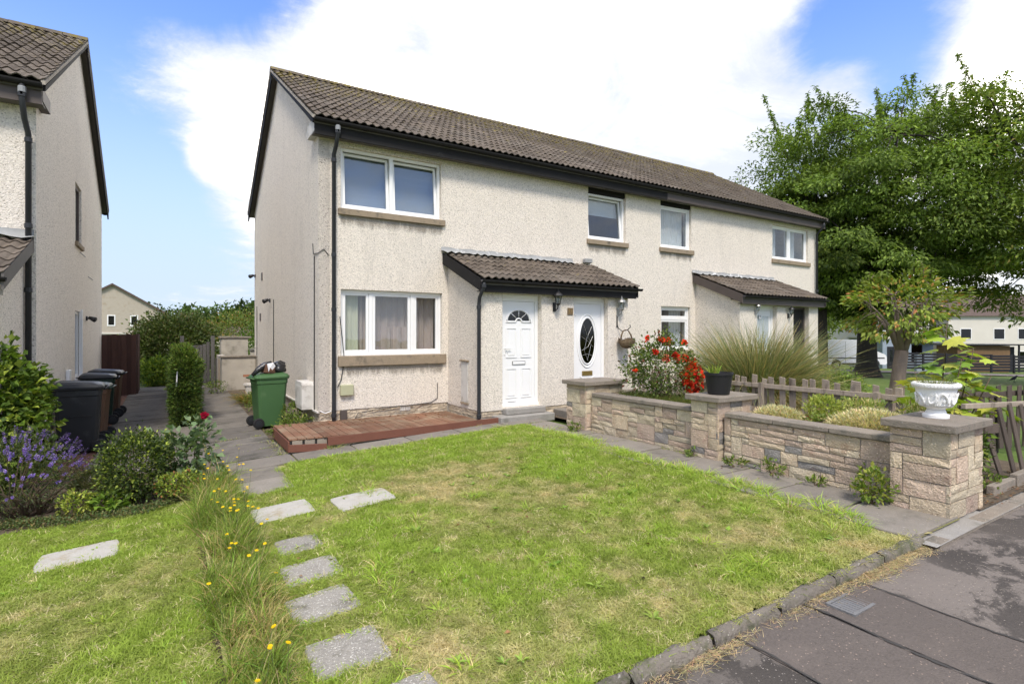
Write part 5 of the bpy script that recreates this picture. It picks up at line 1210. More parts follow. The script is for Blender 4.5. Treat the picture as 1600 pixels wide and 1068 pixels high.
n = 14; P = np.array([.33, 7.6, .30]) + NP.normal(0, .05, (n, 3)) * np.array([1, 1, 2.6]); leaf_obj('upper_leaves', [leaves(P, NP.normal(0, 1, (n, 3)) * np.array([1, 1, .3]), np.array([0, 0, 1.0]) + NP.normal(0, .3, (n, 3)), np.full(n, .11), np.full(n, .075), jit((.12, .18, .085), n, .2))], 'leaf', rs)
shrub('small_shrub', 'small yellow green shrub with reddish shoots at the foot of the rose', 'bush', (.08, 7.18, g(.08, 7.2)), (.22, .18, .16), 900, .04, .6, [(YG, 4), (GR, 3), ((.22, .10, .04), 1.4)], 5)
shrub('small_shrub', 'pale yellow green seedling clump below the violet shrub', 'bush', (-.82, 7.30, g(-.8, 7.3)), (.17, .14, .13), 600, .04, .55, [(YG, 4), ((.30, .30, .06), 2), (GR, 2)], 4)
shrub('leafy_weed', 'bright green weed with broad leaves left of the round shrub', 'weed', (-.55, 7.25, g(-.55, 7.3)), (.16, .13, .10), 160, .085, .6, [((.13, .21, .03), 4), (YG, 1)], 4)
shrub('lavender_tuft', 'thin grey green tuft between the violet and the round shrub', 'bush', (-.72, 7.95, g(-.7, 7.9)), (.24, .22, .17), 2200, .07, .08, [((.10, .115, .05), 4), ((.18, .17, .07), 2)], 6, up=1.2)
# low mats of ground cover along the bed edge
P = []; n = 7000
x = NP.uniform(-2.6, .12, n); y = 6.98 + .25 * NP.random(n) + .10 * np.sin(x * 3) + .08 * np.sin(x * 7.3) + NP.normal(0, .05, n) + np.where(x < -.9, .12, 0)
hh = np.maximum(0, .05 + .045 * fbm(x, y, 4.0, 2)); z = np.array([g(a, b) for a, b in zip(x, y)]) + hh * NP.uniform(.3, 1.0, n)
o = leaf_obj('ground_cover', [leaves(np.stack([x, y, z], 1), NP.normal(0, 1, (n, 3)) + np.array([0, 0, .5]), NP.normal(0, .4, (n, 3)) + np.array([0, 0, 1.0]), NP.uniform(.016, .032, n), NP.uniform(.012, .02, n), np.where(NP.random((n, 1)) < .25, jit((.15, .12, .05), n, .2), jit((.075, .105, .035), n, .25)))], 'leaf')
tag(o, 'low green ground cover along the edge of the flower bed', 'ground cover', kind='stuff')
# clipped hedge between the two side paths
n = 26000
hg = thing('hedge', 'narrow clipped conifer hedge between the two side paths', 'hedge', G(.27, 15.5))
y = 12.55 + 6.6 * NP.random(n) ** 1.5; tx = NP.random(n); side = NP.integers(0, 4, n); hw = .20 + .03 * np.sin(y * 3.1); top = .98 + .06 * np.sin(y * 2.3) + np.where(y > 15.0, .22, 0)
u = NP.uniform(-1, 1, n); x = np.where(side == 0, -hw, np.where(side == 1, hw, u * hw)); zt_ = NP.random(n) ** .8
z = np.where(side == 2, top, -.2 + (top + .2) * zt_); front_ = NP.random(n) < .22; y = np.where(front_, 12.55 + NP.normal(0, .04, n), y); x = np.where(front_, u * hw, x)
nn = fbm(x * 1.0 + y, z, 3.5, 4); n2_ = fbm(x + y * .8, z, 1.3, 14); P = np.stack([.27 + x * (1 + .22 * nn + .25 * n2_ - .12 * (z > .9)), y - (.10 * nn + .12 * n2_) * front_, z + .07 * nn + .10 * n2_ * (z > .6)], 1) + NP.normal(0, .025, (n, 3))
out = np.stack([x / .22, np.where(front_, -1.0, 0), np.where(side == 2, 1.2, .15)], 1)
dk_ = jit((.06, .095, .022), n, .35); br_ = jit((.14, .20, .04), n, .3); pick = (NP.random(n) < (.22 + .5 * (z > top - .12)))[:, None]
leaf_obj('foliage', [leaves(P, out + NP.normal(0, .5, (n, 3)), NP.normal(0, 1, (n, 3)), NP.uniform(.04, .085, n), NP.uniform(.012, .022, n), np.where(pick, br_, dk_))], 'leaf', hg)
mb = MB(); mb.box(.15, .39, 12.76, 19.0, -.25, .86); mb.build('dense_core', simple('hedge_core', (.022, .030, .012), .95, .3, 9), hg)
MB().tube([(.12, 12.5, .55), (.13, 12.48, .85)], .012, 6).build('white_stake', MAT['paper'], hg)
# dark bushes behind
shrub('tall_hedge', 'dense dark green hedge rising behind the brown board fence', 'hedge', (.1, 23.4, -.35), (1.5, 1.4, 1.32), 24000, .10, .65, [((.05, .075, .022), 5), ((.09, .11, .035), 3), ((.12, .10, .05), .8)], 8, .28, 2.2)
shrub('tall_hedge', 'green bush with flowering orange tops behind the grey gate', 'hedge', (2.5, 27.0, -.5), (1.9, 1.6, 1.55), 9000, .10, .6, [(GR, 4), (OL, 3), ((.26, .16, .05), .7)], 6, .35, 2.2)
shrub('leafy_bush', 'light green plants at the end of the neighbouring path', 'bush', (-.35, 21.6, -.18), (.5, .5, .5), 2200, .12, .45, [((.10, .16, .03), 4), (YG, 3)], 6, .35)
shrub('leafy_bush', 'bright green shrub past the rear corner of the house', 'bush', (3.0, 23.6, -.3), (.75, .8, 1.2), 4000, .09, .55, [((.08, .14, .025), 4), (GR, 3)], 5, .35)

# trees -----------------------------------------------------------------
def tree(label, base, trunk_r, trunk_h, cc, cr, nclust, nleaf, L, cols, bark='bark_d', lean=(0, 0), shoots=26, name='tree', cl_r=.2, flat=.5, wl=.42, group=None):
    root = thing(name, label, 'tree', base, group); seed = rnd.uniform(0, 99)
    b = Vector(base); top = b + Vector((lean[0], lean[1], trunk_h)); c = Vector(cc); cr = Vector(cr)
    mb = MB(); mid = b.lerp(top, .5) + Vector((rnd.gauss(0, .1) * trunk_r, 0, 0))
    mb.tube([b - Vector((0, 0, .2)), b + Vector((0, 0, .03)), b.lerp(top, .12), mid, top], [trunk_r * 1.75, trunk_r * 1.5, trunk_r * 1.08, trunk_r * .95, trunk_r * .85], 12)
    # limbs
    limbs = []; nl = 7
    for k in range(nl):
        a = 2 * PI * k / nl + rnd.uniform(-.3, .3); e = c + Vector((cr.x * .55 * math.cos(a), cr.y * .55 * math.sin(a), cr.z * rnd.uniform(-.35, .55)))
        m1 = top.lerp(e, .35) + Vector((0, 0, .12 * cr.z)); pts = [top - Vector((0, 0, trunk_r)), m1, top.lerp(e, .7) + Vector((0, 0, .08 * cr.z)), e]
        mb.tube(pts, [trunk_r * .55, trunk_r * .36, trunk_r * .2, trunk_r * .08], 8); limbs += [m1, pts[2], e]
    # cluster centres in a lumpy ellipsoid, kept apart
    C_ = []; tries = 0; md = .95 * (1.0 / nclust) ** (1 / 3) * 1.25
    while len(C_) < nclust and tries < 20000:
        tries += 1; d = Vector((rnd.gauss(0, 1), rnd.gauss(0, 1), rnd.gauss(0, 1))).normalized(); r = rnd.uniform(.25, 1) ** .5
        r *= 1 + .28 * mnoise.fractal(d * 2.1 + Vector((seed, 0, 0)), 1.0, 2.0, 2); p = d * r
        if all((p - q).length > md for q in C_): C_.append(p)
    cw = []
    for p in C_:
        q = Vector((c.x + p.x * cr.x, c.y + p.y * cr.y, c.z + p.z * cr.z)); cw.append(q)
        l = min(limbs, key=lambda t: (t - q).length); mm = l.lerp(q, .5) + Vector((0, 0, .06 * cr.z))
        mb.tube([l, mm, q], [trunk_r * .11, trunk_r * .07, trunk_r * .02], 5, False)
    mb.build('trunk', MAT[bark], root, smooth=True)
    k = len(cw); ci = NP.integers(0, k, nleaf); cwn = np.array([q[:] for q in cw]); rel = np.array([p[:] for p in C_])
    size = NP.uniform(.7, 1.3, k) * cl_r * (cr.x + cr.y + cr.z) / 3; tone = NP.uniform(.7, 1.3, k)
    off = unit(NP.normal(0, 1, (nleaf, 3))) * (NP.random((nleaf, 1)) ** .45) * size[ci][:, None] * np.array([1.15, 1.15, flat])
    droop = -.16 * (off[:, 0] ** 2 + off[:, 1] ** 2) / size[ci]
    P = cwn[ci] + off; P[:, 2] += droop
    D = unit(off * .8 + rel[ci] * .5 + NP.normal(0, .5, (nleaf, 3)) * size[ci][:, None] + np.array([0, 0, -.35]) * size[ci][:, None])
    U = NP.normal(0, .45, (nleaf, 3)) + np.array([0, 0, 1.0]) + rel[ci] * .4
    ch = NP.choice(len(cols), nleaf, p=np.array([q[1] for q in cols]) / sum(q[1] for q in cols)); col = np.array([q[0] for q in cols])[ch] * tone[ci][:, None] * (1 + NP.normal(0, .18, (nleaf, 1)))
    Ls = L * NP.uniform(.7, 1.25, nleaf); parts = [leaves(P, D, U, Ls, Ls * wl, np.clip(col, .004, .9))]
    # upright shoots breaking the outline
    tm = MB()
    if shoots:
        order = sorted(range(k), key=lambda i: -C_[i].z - .5 * C_[i].length)[:max(shoots, 1)]
        for i in order:
            for _ in range(2):
                s = cw[i] + Vector((rnd.gauss(0, .3), rnd.gauss(0, .3), 0)) * size[i]; h = rnd.uniform(.6, 1.5) * size[i]; e = s + Vector((rnd.gauss(0, .25) * h, rnd.gauss(0, .25) * h, h))
                tm.tube([s, s.lerp(e, .5) + Vector((rnd.gauss(0, .05), 0, 0)), e], [.02, .014, .006], 4, False); m = int(52 * h / 1.0) + 14; t = NP.random((m, 1))
                P2 = np.array(s) * (1 - t) + np.array(e) * t; D2 = NP.normal(0, 1, (m, 3)) * np.array([1, 1, .4]) + np.array([0, 0, -.25])
                L2 = L * NP.uniform(.7, 1.2, m); parts.append(leaves(P2, D2, NP.normal(0, .4, (m, 3)) + np.array([0, 0, 1.0]), L2, L2 * wl, np.clip(np.array(cols[0][0]) * (1.0 + NP.normal(0, .2, (m, 1))), .004, .9)))
        tm.build('shoot', MAT['twig'], root)['kind'] = 'stuff'
    leaf_obj('crown', parts, 'leaf_t', root)
    return root
TG = [((.115, .17, .036), 6), ((.165, .225, .045), 4), ((.07, .105, .026), 3)]
def gp(x, y): return (x, y, g(x, y))
tree('large spreading cherry tree with thick dark trunk on the green, behind the small tree', gp(34.4, 15.8), .50, 5.2, (35.2, 15.8, 8.9), (7.0, 7.0, 6.2), 200, 105000, .225, TG, shoots=30, cl_r=.20, flat=.42)
tree('tall dark tree close behind the far end of the house, left of the van', gp(31.4, 16.9), .40, 4.2, (32.3, 17.2, 6.7), (3.7, 3.7, 4.3), 130, 52000, .225, [((.085, .125, .028), 6), ((.14, .18, .036), 3), ((.05, .08, .02), 3)], shoots=14, cl_r=.21, flat=.45)
tree('big tree crown reaching in from the right edge, lighter green and more open', gp(37.5, 6.8), .45, 4.2, (37.2, 8.0, 8.7), (6.0, 6.0, 6.1), 130, 56000, .225, [((.13, .18, .036), 5), ((.19, .235, .045), 3), ((.09, .13, .03), 3), ((.24, .2, .06), .6)], shoots=16, cl_r=.20, flat=.42)
tree('dark tree far behind the green between the house end and the van', gp(52, 34), .4, 4, (52, 34, 4.5), (8, 8, 6), 70, 16000, .5, TG, shoots=0, cl_r=.22)
tree('small garden tree with forked pale trunk and yellowing leaves just past the picket fence', gp(13.75, 5.75), .15, 1.35, (13.95, 5.7, 2.18), (1.05, 1.05, .74), 40, 2300, .125, [((.14, .19, .04), 5), ((.20, .24, .05), 4), ((.33, .22, .07), .8), ((.36, .15, .07), .35)], 'bark', (.12, -.10), 6, cl_r=.27, flat=.6, wl=.5, name='small_tree')
# sapling with lobed leaves behind the urn
def maple_leaf(c, d, u, s):
    d = Vector(d).normalized(); u = Vector(u); sd = d.cross(u).normalized(); nn = sd.cross(d)
    pts = [(0, 0), (.22, -.10), (.50, .05), (.36, .22), (.62, .48), (.34, .46), (.26, .62), (.10, .60), (0, 1.0), (-.10, .60), (-.26, .62), (-.34, .46), (-.62, .48), (-.36, .22), (-.50, .05), (-.22, -.10)]
    return [tuple(Vector(c) + sd * (x * s) + d * (y * s) - nn * (.25 * s * (abs(x) * .7 + y * y * .5))) for x, y in pts]
sap = thing('maple_sapling', 'young maple with large lobed yellow green leaves behind the white urn', 'sapling', gp(7.75, 2.75))
mb = MB(); V = []; F = []; cols = []
for (bx, by, tx, ty, tz, n) in ((7.72, 2.78, 7.55, 2.62, 1.72, 26), (7.80, 2.70, 7.95, 2.50, 1.42, 20), (7.76, 2.74, 7.75, 2.55, 1.30, 18), (7.74, 2.66, 8.08, 2.38, 1.10, 16), (7.70, 2.72, 7.32, 2.85, 1.15, 13), (7.85, 2.62, 8.1, 2.3, .75, 14), (7.7, 2.66, 7.4, 2.5, .75, 12)):
    s = Vector((bx, by, -.05)); e = Vector((tx, ty, tz)); m = s.lerp(e, .5) + Vector((0, 0, .1)); mb.tube([s, m, e], [.012, .009, .004], 6)
    for i in range(n):
        t = .30 + .70 * (i + rnd.random()) / n; p = s.lerp(e, t) + Vector((0, 0, .1 * 4 * t * (1 - t))); a = rnd.uniform(0, 2 * PI); d = Vector((math.cos(a), math.sin(a), -.25))
        q = p + d * rnd.uniform(.05, .13); mb.tube([p, q], [.003, .002], 4, False); lf = maple_leaf(q, d, Vector((rnd.gauss(0, .35), rnd.gauss(0, .35), 1)), rnd.uniform(.15, .24))
        k = len(V); cen = k + 16; V += lf + [tuple(sum((Vector(w) for w in lf), Vector()) / 16)]; F += [(k + j, k + (j + 1) % 16, cen) for j in range(16)]
        cc = rnd.choice([(.24, .33, .045), (.30, .36, .05), (.16, .26, .04), (.36, .36, .07)]); f_ = rnd.uniform(.8, 1.2); cols += [[v * f_ for v in cc]] * 17
link('foliage', np_mesh('foliage', V, F, MAT['leaf'], np.array(cols)), sap); mb.build('stem', MAT['twig'], sap, smooth=True)
shrub('leafy_bush', 'dense dark green undergrowth between the front pier and the leaning fence', 'bush', (7.35, 2.62, 0), (.55, .42, .34), 3600, .05, .55, [((.06, .10, .02), 4), (GR, 3), (YG, 1)], 8)
# bright box bush and plants beside the pampas
shrub('leafy_bush', 'bright green rounded bush at the far end of the picket fence', 'bush', (12.6, 6.6, -.1), (.9, .7, .44), 4200, .07, .6, [((.11, .18, .025), 4), (YG, 2), (GR, 2)], 6, .2)
# pampas grass
pa = thing('pampas_grass', 'huge arching clump of pampas grass behind the picket fence', 'grass clump', gp(9.55, 6.15))
n = 10500; a = NP.uniform(0, 2 * PI, n); tilt = np.abs(NP.normal(.0, .25, n)) + .02; base = np.stack([9.42 + .40 * np.cos(a) * NP.random(n), 6.25 + .40 * np.sin(a) * NP.random(n), np.full(n, -.02)], 1)
D = np.stack([np.cos(a) * np.sin(tilt), np.sin(a) * np.sin(tilt), np.cos(tilt)], 1); L = NP.uniform(.8, 2.5, n); D = D + NP.normal(0, .12, (n, 3)); dry = (NP.random((n, 1)) < .27)
col = np.where(dry, jit((.44, .34, .17), n, .2), jit((.175, .225, .105), n, .28)); tip = np.where(dry, jit((.50, .40, .21), n, .15), jit((.25, .265, .13), n, .2))
leaf_obj('foliage', [blades(base, D, L, NP.uniform(.011, .021, n), np.where(NP.random(n) < .3, NP.uniform(.6, 1.1, n), NP.uniform(.2, .6, n)), 8, col, tip)], 'reed', pa)
n = 1500; a = NP.uniform(0, 2 * PI, n); tilt = np.abs(NP.normal(.2, .6, n)); base = np.stack([9.4 + .4 * np.cos(a), 6.0 + .4 * np.sin(a), np.full(n, .0)], 1)
D = np.stack([np.cos(a) * np.sin(tilt), np.sin(a) * np.sin(tilt), np.cos(tilt)], 1); c_ = jit((.50, .36, .17), n, .25)
leaf_obj('dry_stems', [blades(base, D, NP.uniform(.6, 1.35, n), NP.uniform(.012, .026, n), NP.uniform(.2, .9, n), 5, c_, c_)], 'reed', pa)
# red rose bush in the raised bed
rr = shrub('rose_bush', 'bushy rose with orange red blooms in the raised bed behind the wall', 'rose', (6.68, 6.15, .54), (.62, .56, .50), 3800, .052, .62, [((.075, .115, .025), 5), ((.13, .17, .035), 3), ((.16, .06, .04), .8), ((.05, .08, .02), 3)], 18, .45, 1.8)
bl = []
for (dx, dy, z, r, n) in [(.36 + rnd.gauss(0, .085), -.34 + rnd.gauss(0, .06), .93 + rnd.gauss(0, .11), .06, 0) for _ in range(44)] + [(-.05, -.1, 1.50, .05, 0), (.10, -.12, 1.46, .05, 0), (-.30, -.2, 1.30, .05, 0), (-.02, -.35, 1.24, .06, 0), (.05, -.3, 1.20, .05, 0), (-.16, -.3, 1.20, .045, 0), (.34, -.2, 1.44, .045, 0), (-.22, .05, 1.5, .04, 0), (.30, -.4, 1.13, .04, 0), (.55, -.35, .72, .035, 0), (.5, -.4, .82, .035, 0), (-.62, -.1, 1.02, .03, 0)]:
    for q in range(3):
        c_ = (6.68 + dx + rnd.gauss(0, .02), 6.15 + dy + rnd.gauss(0, .02), z + rnd.gauss(0, .02))
        bl.append(rose_bloom(c_, r * rnd.uniform(.75, 1.15), rnd.choice([(.72, .05, .025), (.75, .085, .03), (.62, .035, .03), (.70, .22, .14)]), 16))
leaf_obj('bloom', bl, 'petal', rr)
# straw coloured cushions and small shrubs in the front of the bed
def tuft(name, label, cat, c, r, n, h, w, c1, c2, share, droop=(.1, .5), spread=.5, group=None, kind=None, mat='reed'):
    a = NP.uniform(0, 2 * PI, n); q = np.sqrt(NP.random(n)); base = np.stack([c[0] + r[0] * q * np.cos(a), c[1] + r[1] * q * np.sin(a), np.full(n, c[2])], 1)
    D = np.stack([np.cos(a) * q * spread, np.sin(a) * q * spread, np.ones(n)], 1) + NP.normal(0, .18, (n, 3)); m = NP.random((n, 1)) < share
    col = np.where(m, jit(c2, n, .2), jit(c1, n, .22)); o = leaf_obj(name, [blades(base, D, h * NP.uniform(.5, 1.15, n), NP.uniform(.6, 1.2, n) * w, NP.uniform(*droop, n), 4, col, col * 1.1)], mat)
    return tag(o, label, cat, group, kind)
def cushion(label, c, r, n):
    root = thing('dried_cushion', label, 'plant', c); p = lumpy(ball(n, .6), .15, 2, 3); p[:, 2] = np.abs(p[:, 2]); P = p * np.array(r) + np.array(c)
    leaf_obj('flower_heads', [blades(P - p * np.array([.02, .02, .04]), p + NP.normal(0, .4, (n, 3)) + np.array([0, 0, .6]), NP.uniform(.025, .06, n), NP.uniform(.006, .013, n), NP.uniform(0, .5, n), 2, jit((.68, .60, .38), n, .2))], 'reed', root)
    m = n // 4; P = p[:m] * np.array(r) * .9 + np.array(c); leaf_obj('foliage', [leaves(P, p[:m] + NP.normal(0, .6, (m, 3)), NP.normal(0, 1, (m, 3)), np.full(m, .03), np.full(m, .012), jit((.30, .30, .20), m, .2))], 'leaf', root)
cushion('large straw coloured cushion of dried flowers beside the front pier', (6.52, 2.92, .50), (.38, .50, .29), 9000)
cushion('smaller straw coloured dried flowers next to the middle pier', (6.45, 3.98, .50), (.25, .36, .22), 3000)
shrub('small_shrub', 'yellow green feathery shrub in the middle of the raised bed', 'bush', (7.0, 3.72, .48), (.22, .24, .16), 1500, .045, .35, [((.33, .36, .08), 4), ((.2, .26, .06), 2)], 6, up=.9)
shrub('small_shrub', 'small green shrub behind the large straw cushion, by the pickets', 'bush', (7.3, 3.40, .42), (.30, .24, .18), 1500, .05, .3, [((.27, .30, .09), 4), ((.2, .26, .06), 2), ((.5, .42, .22), 1)], 6, up=.9)
shrub('small_shrub', 'pale green tuft between the picket fence and the urn pier', 'bush', (7.2, 2.75, .42), (.22, .2, .2), 900, .05, .3, [((.17, .2, .05), 4), ((.33, .28, .15), 2)], 4, up=.9)
shrub('leafy_weed', 'low leafy weeds along the soil of the raised bed', 'weed', (6.55, 3.45, .48), (.30, .2, .07), 300, .07, .4, [((.12, .16, .03), 4), ((.25, .2, .08), 1), ((.22, .08, .05), .6)], 3)
tuft('bed_grass', 'long thin grass filling the raised bed round the rose', 'grass', (6.6, 5.85, .52), (.48, .98), 9000, .17, .0035, (.11, .15, .03), (.25, .22, .08), .25, (.2, .7), .4, kind='stuff')
tuft('pot_grass', 'thin grass growing out of the white urn', 'grass', (6.09, 2.20, 1.10), (.14, .14), 260, .15, .003, (.13, .17, .05), (.26, .24, .10), .3, (.2, .8), .7, kind='stuff')
tuft('pot_plant', 'bright yellow green leaves in the black pot', 'plant', (6.02, 4.60, 1.04), (.04, .04), 26, .17, .035, (.26, .33, .06), (.2, .28, .05), .3, (.05, .3), .3)
tuft('montbretia', 'arching clump with orange tinted leaves beside the old render wall', 'plant', G(1.78, 15.0), (.26, .55), 700, .55, .012, (.10, .14, .03), (.36, .20, .06), .35, (.5, 1.0), .8)
# weeds
for (x, y, r, h, lab) in ((5.60, 2.52, .15, .17, 'tall yellow green weed growing at the foot of the front pier'),):
    shrub('leafy_weed', lab, 'weed', G(x, y), (r, r, h), 420, .05, .6, [((.13, .19, .03), 4), ((.26, .28, .06), 2)], 6, .4, 2.2)
for (x, y, r, h, n, lab) in ((5.72, 3.62, .16, .09, 130, 'broad leaved weed at the wall foot under the middle of the front stretch'), (5.70, 4.05, .12, .07, 100, 'spreading weed at the wall foot below the middle pier'), (5.73, 3.15, .10, .05, 60, 'small dandelion at the wall foot near the front pier'),
                       (5.65, 7.0, .13, .07, 140, 'low weed at the corner of the rear pier'), (5.78, 4.75, .08, .05, 60, 'tiny weed in the joint below the black pot'),
                       (1.92, 10.35, .30, .16, 700, 'leafy weeds growing between the green bin and the house corner'), (1.62, 9.95, .22, .10, 420, 'weeds creeping along the left end of the deck'), (2.0, 11.0, .24, .22, 480, 'tall weeds behind the green bin against the gable'),
                       (1.75, 13.6, .32, .2, 700, 'overgrown weeds beside the side path before the pot'), (1.15, 17.6, .3, .18, 500, 'weeds in front of the old rendered wall'), (7.1, 2.2, .2, .08, 160, 'weeds beside the concrete edging at the right')):
    shrub('leafy_weed', lab, 'weed', G(x, y), (r, r, h), n, .055, .4, [((.10, .15, .03), 4), ((.15, .2, .04), 2), ((.2, .19, .06), .6)], 3, .4, 2.4, up=.6)

# ------------------------------------------------------------------ grass
PROTO = bpy.data.collections.new('grass_prototypes')
def clump(nb, r, h, w, seg=2):
    a = NP.uniform(0, 2 * PI, nb); q = np.sqrt(NP.random(nb)) * r
    P = np.stack([q * np.cos(a), q * np.sin(a), np.full(nb, -.004)], 1); b = NP.uniform(0, 2 * PI, nb); ti = np.abs(NP.normal(0, .5, nb))
    D = np.stack([np.cos(b) * np.sin(ti), np.sin(b) * np.sin(ti), np.cos(ti)], 1)
    V, F, c = blades(P, D, h * NP.uniform(.5, 1.2, nb), w * NP.uniform(.7, 1.2, nb), NP.uniform(.2, .9, nb), seg, np.ones((nb, 3)))
    o = bpy.data.objects.new('clump', np_mesh('clump', V, F, MAT['blade'])); PROTO.objects.link(o)
for k in range(6): clump(16, .05, (.048, .055, .06, .07, .08, .05)[k], (.0042, .0046, .0046, .005, .0042, .0062)[k])
def scatter(name, label, P, scl, tint, cat='grass', mat=None):
    n = len(P); me = bpy.data.meshes.new(name); me.vertices.add(n); me.vertices.foreach_set('co', np.asarray(P, np.float32).ravel())
    def attr(nm, ty, dat, key): a = me.attributes.new(nm, ty, 'POINT'); a.data.foreach_set(key, np.ascontiguousarray(dat, dtype=np.int32 if ty == 'INT' else np.float32).ravel())
    attr('rot', 'FLOAT_VECTOR', np.stack([NP.normal(0, .12, n), NP.normal(0, .12, n), NP.uniform(0, 6.28, n)], 1), 'vector')
    attr('scl', 'FLOAT_VECTOR', scl, 'vector'); attr('idx', 'INT', NP.integers(0, 6, n), 'value')
    attr('tint', 'FLOAT_COLOR', np.concatenate([np.clip(tint, .005, .9), np.ones((n, 1))], 1), 'color')
    o = link(name, me); ng = bpy.data.node_groups.new(name, 'GeometryNodeTree')
    ng.interface.new_socket('Geometry', in_out='INPUT', socket_type='NodeSocketGeometry'); ng.interface.new_socket('Geometry', in_out='OUTPUT', socket_type='NodeSocketGeometry')
    gi = ng.nodes.new('NodeGroupInput'); go = ng.nodes.new('NodeGroupOutput')
    ci = ng.nodes.new('GeometryNodeCollectionInfo'); ci.inputs['Collection'].default_value = PROTO; ci.inputs['Separate Children'].default_value = True; ci.inputs['Reset Children'].default_value = True
    def named(nm, ty): q = ng.nodes.new('GeometryNodeInputNamedAttribute'); q.data_type = ty; q.inputs['Name'].default_value = nm; return q.outputs['Attribute']
    ip = ng.nodes.new('GeometryNodeInstanceOnPoints'); L = ng.links.new
    e2r = ng.nodes.new('FunctionNodeEulerToRotation'); L(named('rot', 'FLOAT_VECTOR'), e2r.inputs[0])
    mp = ng.nodes.new('GeometryNodeMeshToPoints'); L(gi.outputs[0], mp.inputs['Mesh'])
    L(mp.outputs[0], ip.inputs['Points']); L(ci.outputs[0], ip.inputs['Instance']); ip.inputs['Pick Instance'].default_value = True
    L(named('idx', 'INT'), ip.inputs['Instance Index']); L(e2r.outputs[0], ip.inputs['Rotation']); L(named('scl', 'FLOAT_VECTOR'), ip.inputs['Scale']); L(ip.outputs[0], go.inputs[0])
    md = o.modifiers.new('grass', 'NODES'); md.node_group = ng
    return tag(o, label, cat, kind='stuff')
def inslab(x, y):
    m = np.zeros(len(x), bool)
    for a, b, c, d in SLABS: m |= (x > a + .0) & (x < b - .0) & (y > c + .0) & (y < d - .0)
    return m
GZ = np.vectorize(g); YK = np.vectorize(yk)
def lawn(name, label, x0, x1, y1, n, edge):
    x = NP.uniform(x0, x1, n); y0 = YK(x) + .012; y = y0 + (y1 - y0) * NP.random(n); ok = ~inslab(x, y) & edge(x, y); x, y = x[ok], y[ok]; n = len(x)
    f1 = fbm(x, y, .75, 1); f2 = fbm(x, y, 2.4, 2); f3 = fbm(x, y, .45, 5); f4 = fbm(x, y, 6.0, 8)
    lush = np.clip(.5 + 1.0 * f1 + .5 * f2, 0, 1)
    if x1 > 2: lush = np.clip(lush + .65 * np.clip((x - 3.6) / 1.6, 0, 1) * (y > 3) + .7 * np.clip((y - 6.3) / 1.2, 0, 1) - .10, 0, 1)
    dry = np.clip(.02 - 1.0 * f3 + .8 * f4 - .85 * (lush - .5), 0, 1)[:, None]
    gcol = np.array([.275, .325, .075]) * (1 - lush[:, None]) + np.array([.315, .42, .068]) * lush[:, None]
    gcol = gcol * (1 + .25 * f4[:, None]); straw = np.array([.60, .50, .29]); t = gcol * (1 - dry) + straw * dry
    t = np.where(NP.random((n, 1)) < .07, np.array([.66, .57, .36]), t) * (1 + NP.normal(0, .13, (n, 1)))
    s = (.45 + .70 * lush + .22 * f4) * (1 - .35 * dry[:, 0]); s = np.clip(s, .35, 2.2); wide = .9 + .05 * np.hypot(x, y)
    scatter(name, label, np.stack([x, y, GZ(x, y) - .010], 1), np.stack([wide, wide, s], 1), t)
lawn('lawn_grass', 'patchy green and straw coloured grass of the main front lawn', .62, 5.3, 8.0, 34000, lambda x, y: (x < 4.93 + .35 * np.clip((y - 2.3) / 4.5, 0, 1) + .09 * np.sin(y * 5) + NP.normal(0, .07, len(x))) & (y < 7.95 + NP.normal(0, .05, len(x))) & ((y < 7.78) | (x > 1.35)))
lawn('lawn_grass', 'short mown grass of the left hand lawn', -4.0, .21, 7.15, 26000, lambda x, y: (y < 7.0 + .06 * np.sin(x * 4)))
# longer lush tussocks on the lawn
def tussocks(name, label, pts, h, w, c1, c2, share, nb=60, rad=.07):
    parts = []
    for (x, y, s) in pts:
        n = int(nb * s); a = NP.uniform(0, 6.28, n); q = np.sqrt(NP.random(n)) * rad * s; base = np.stack([x + q * np.cos(a), y + q * np.sin(a), np.full(n, g(x, y) - .01)], 1)
        D = np.stack([np.cos(a) * .5, np.sin(a) * .5, np.ones(n)], 1) + NP.normal(0, .3, (n, 3)); m = NP.random((n, 1)) < share; col = np.where(m, jit(c2, n, .2), jit(c1, n, .2))
        parts.append(blades(base, D, h * s * NP.uniform(.5, 1.2, n), w * NP.uniform(.7, 1.3, n), NP.uniform(.3, 1.0, n), 4, col, col * 1.15))
    return tag(leaf_obj(name, parts, 'reed'), label, 'grass', kind='stuff')
pts = [q_ for (a, b, c, d) in SLABS[:8] for q_ in [(rnd.uniform(a, b), rnd.choice([c, d]) + rnd.gauss(0, .02), rnd.uniform(.25, .5)) for _ in range(7)] + [(rnd.choice([a, b]) + rnd.gauss(0, .02), rnd.uniform(c, d), rnd.uniform(.25, .5)) for _ in range(5)]] + [(rnd.uniform(1.3, 4.8), rnd.uniform(2.3, 7.7), rnd.uniform(.5, 1.1)) for _ in range(60)] + [(4.95 + .3 * (y - 2.3) / 4.5 + rnd.gauss(0, .08), y, rnd.uniform(.8, 1.5)) for y in np.linspace(2.3, 7.2, 60)] + [(x, 7.85 + rnd.gauss(0, .07), rnd.uniform(.6, 1.1)) for x in np.linspace(1.4, 5, 34)] + [(1.3 + rnd.gauss(0, .08), y, rnd.uniform(.4, .9)) for y in np.linspace(2.4, 7.6, 26)]
tussocks('lush_tufts', 'longer bright grass tufts on and around the main lawn', pts, .13, .0050, (.32, .44, .06), (.55, .46, .25), .14)
pts = [(rnd.uniform(-2.0, .15), rnd.uniform(2.6, 6.9), rnd.uniform(.4, .9)) for _ in range(36)]
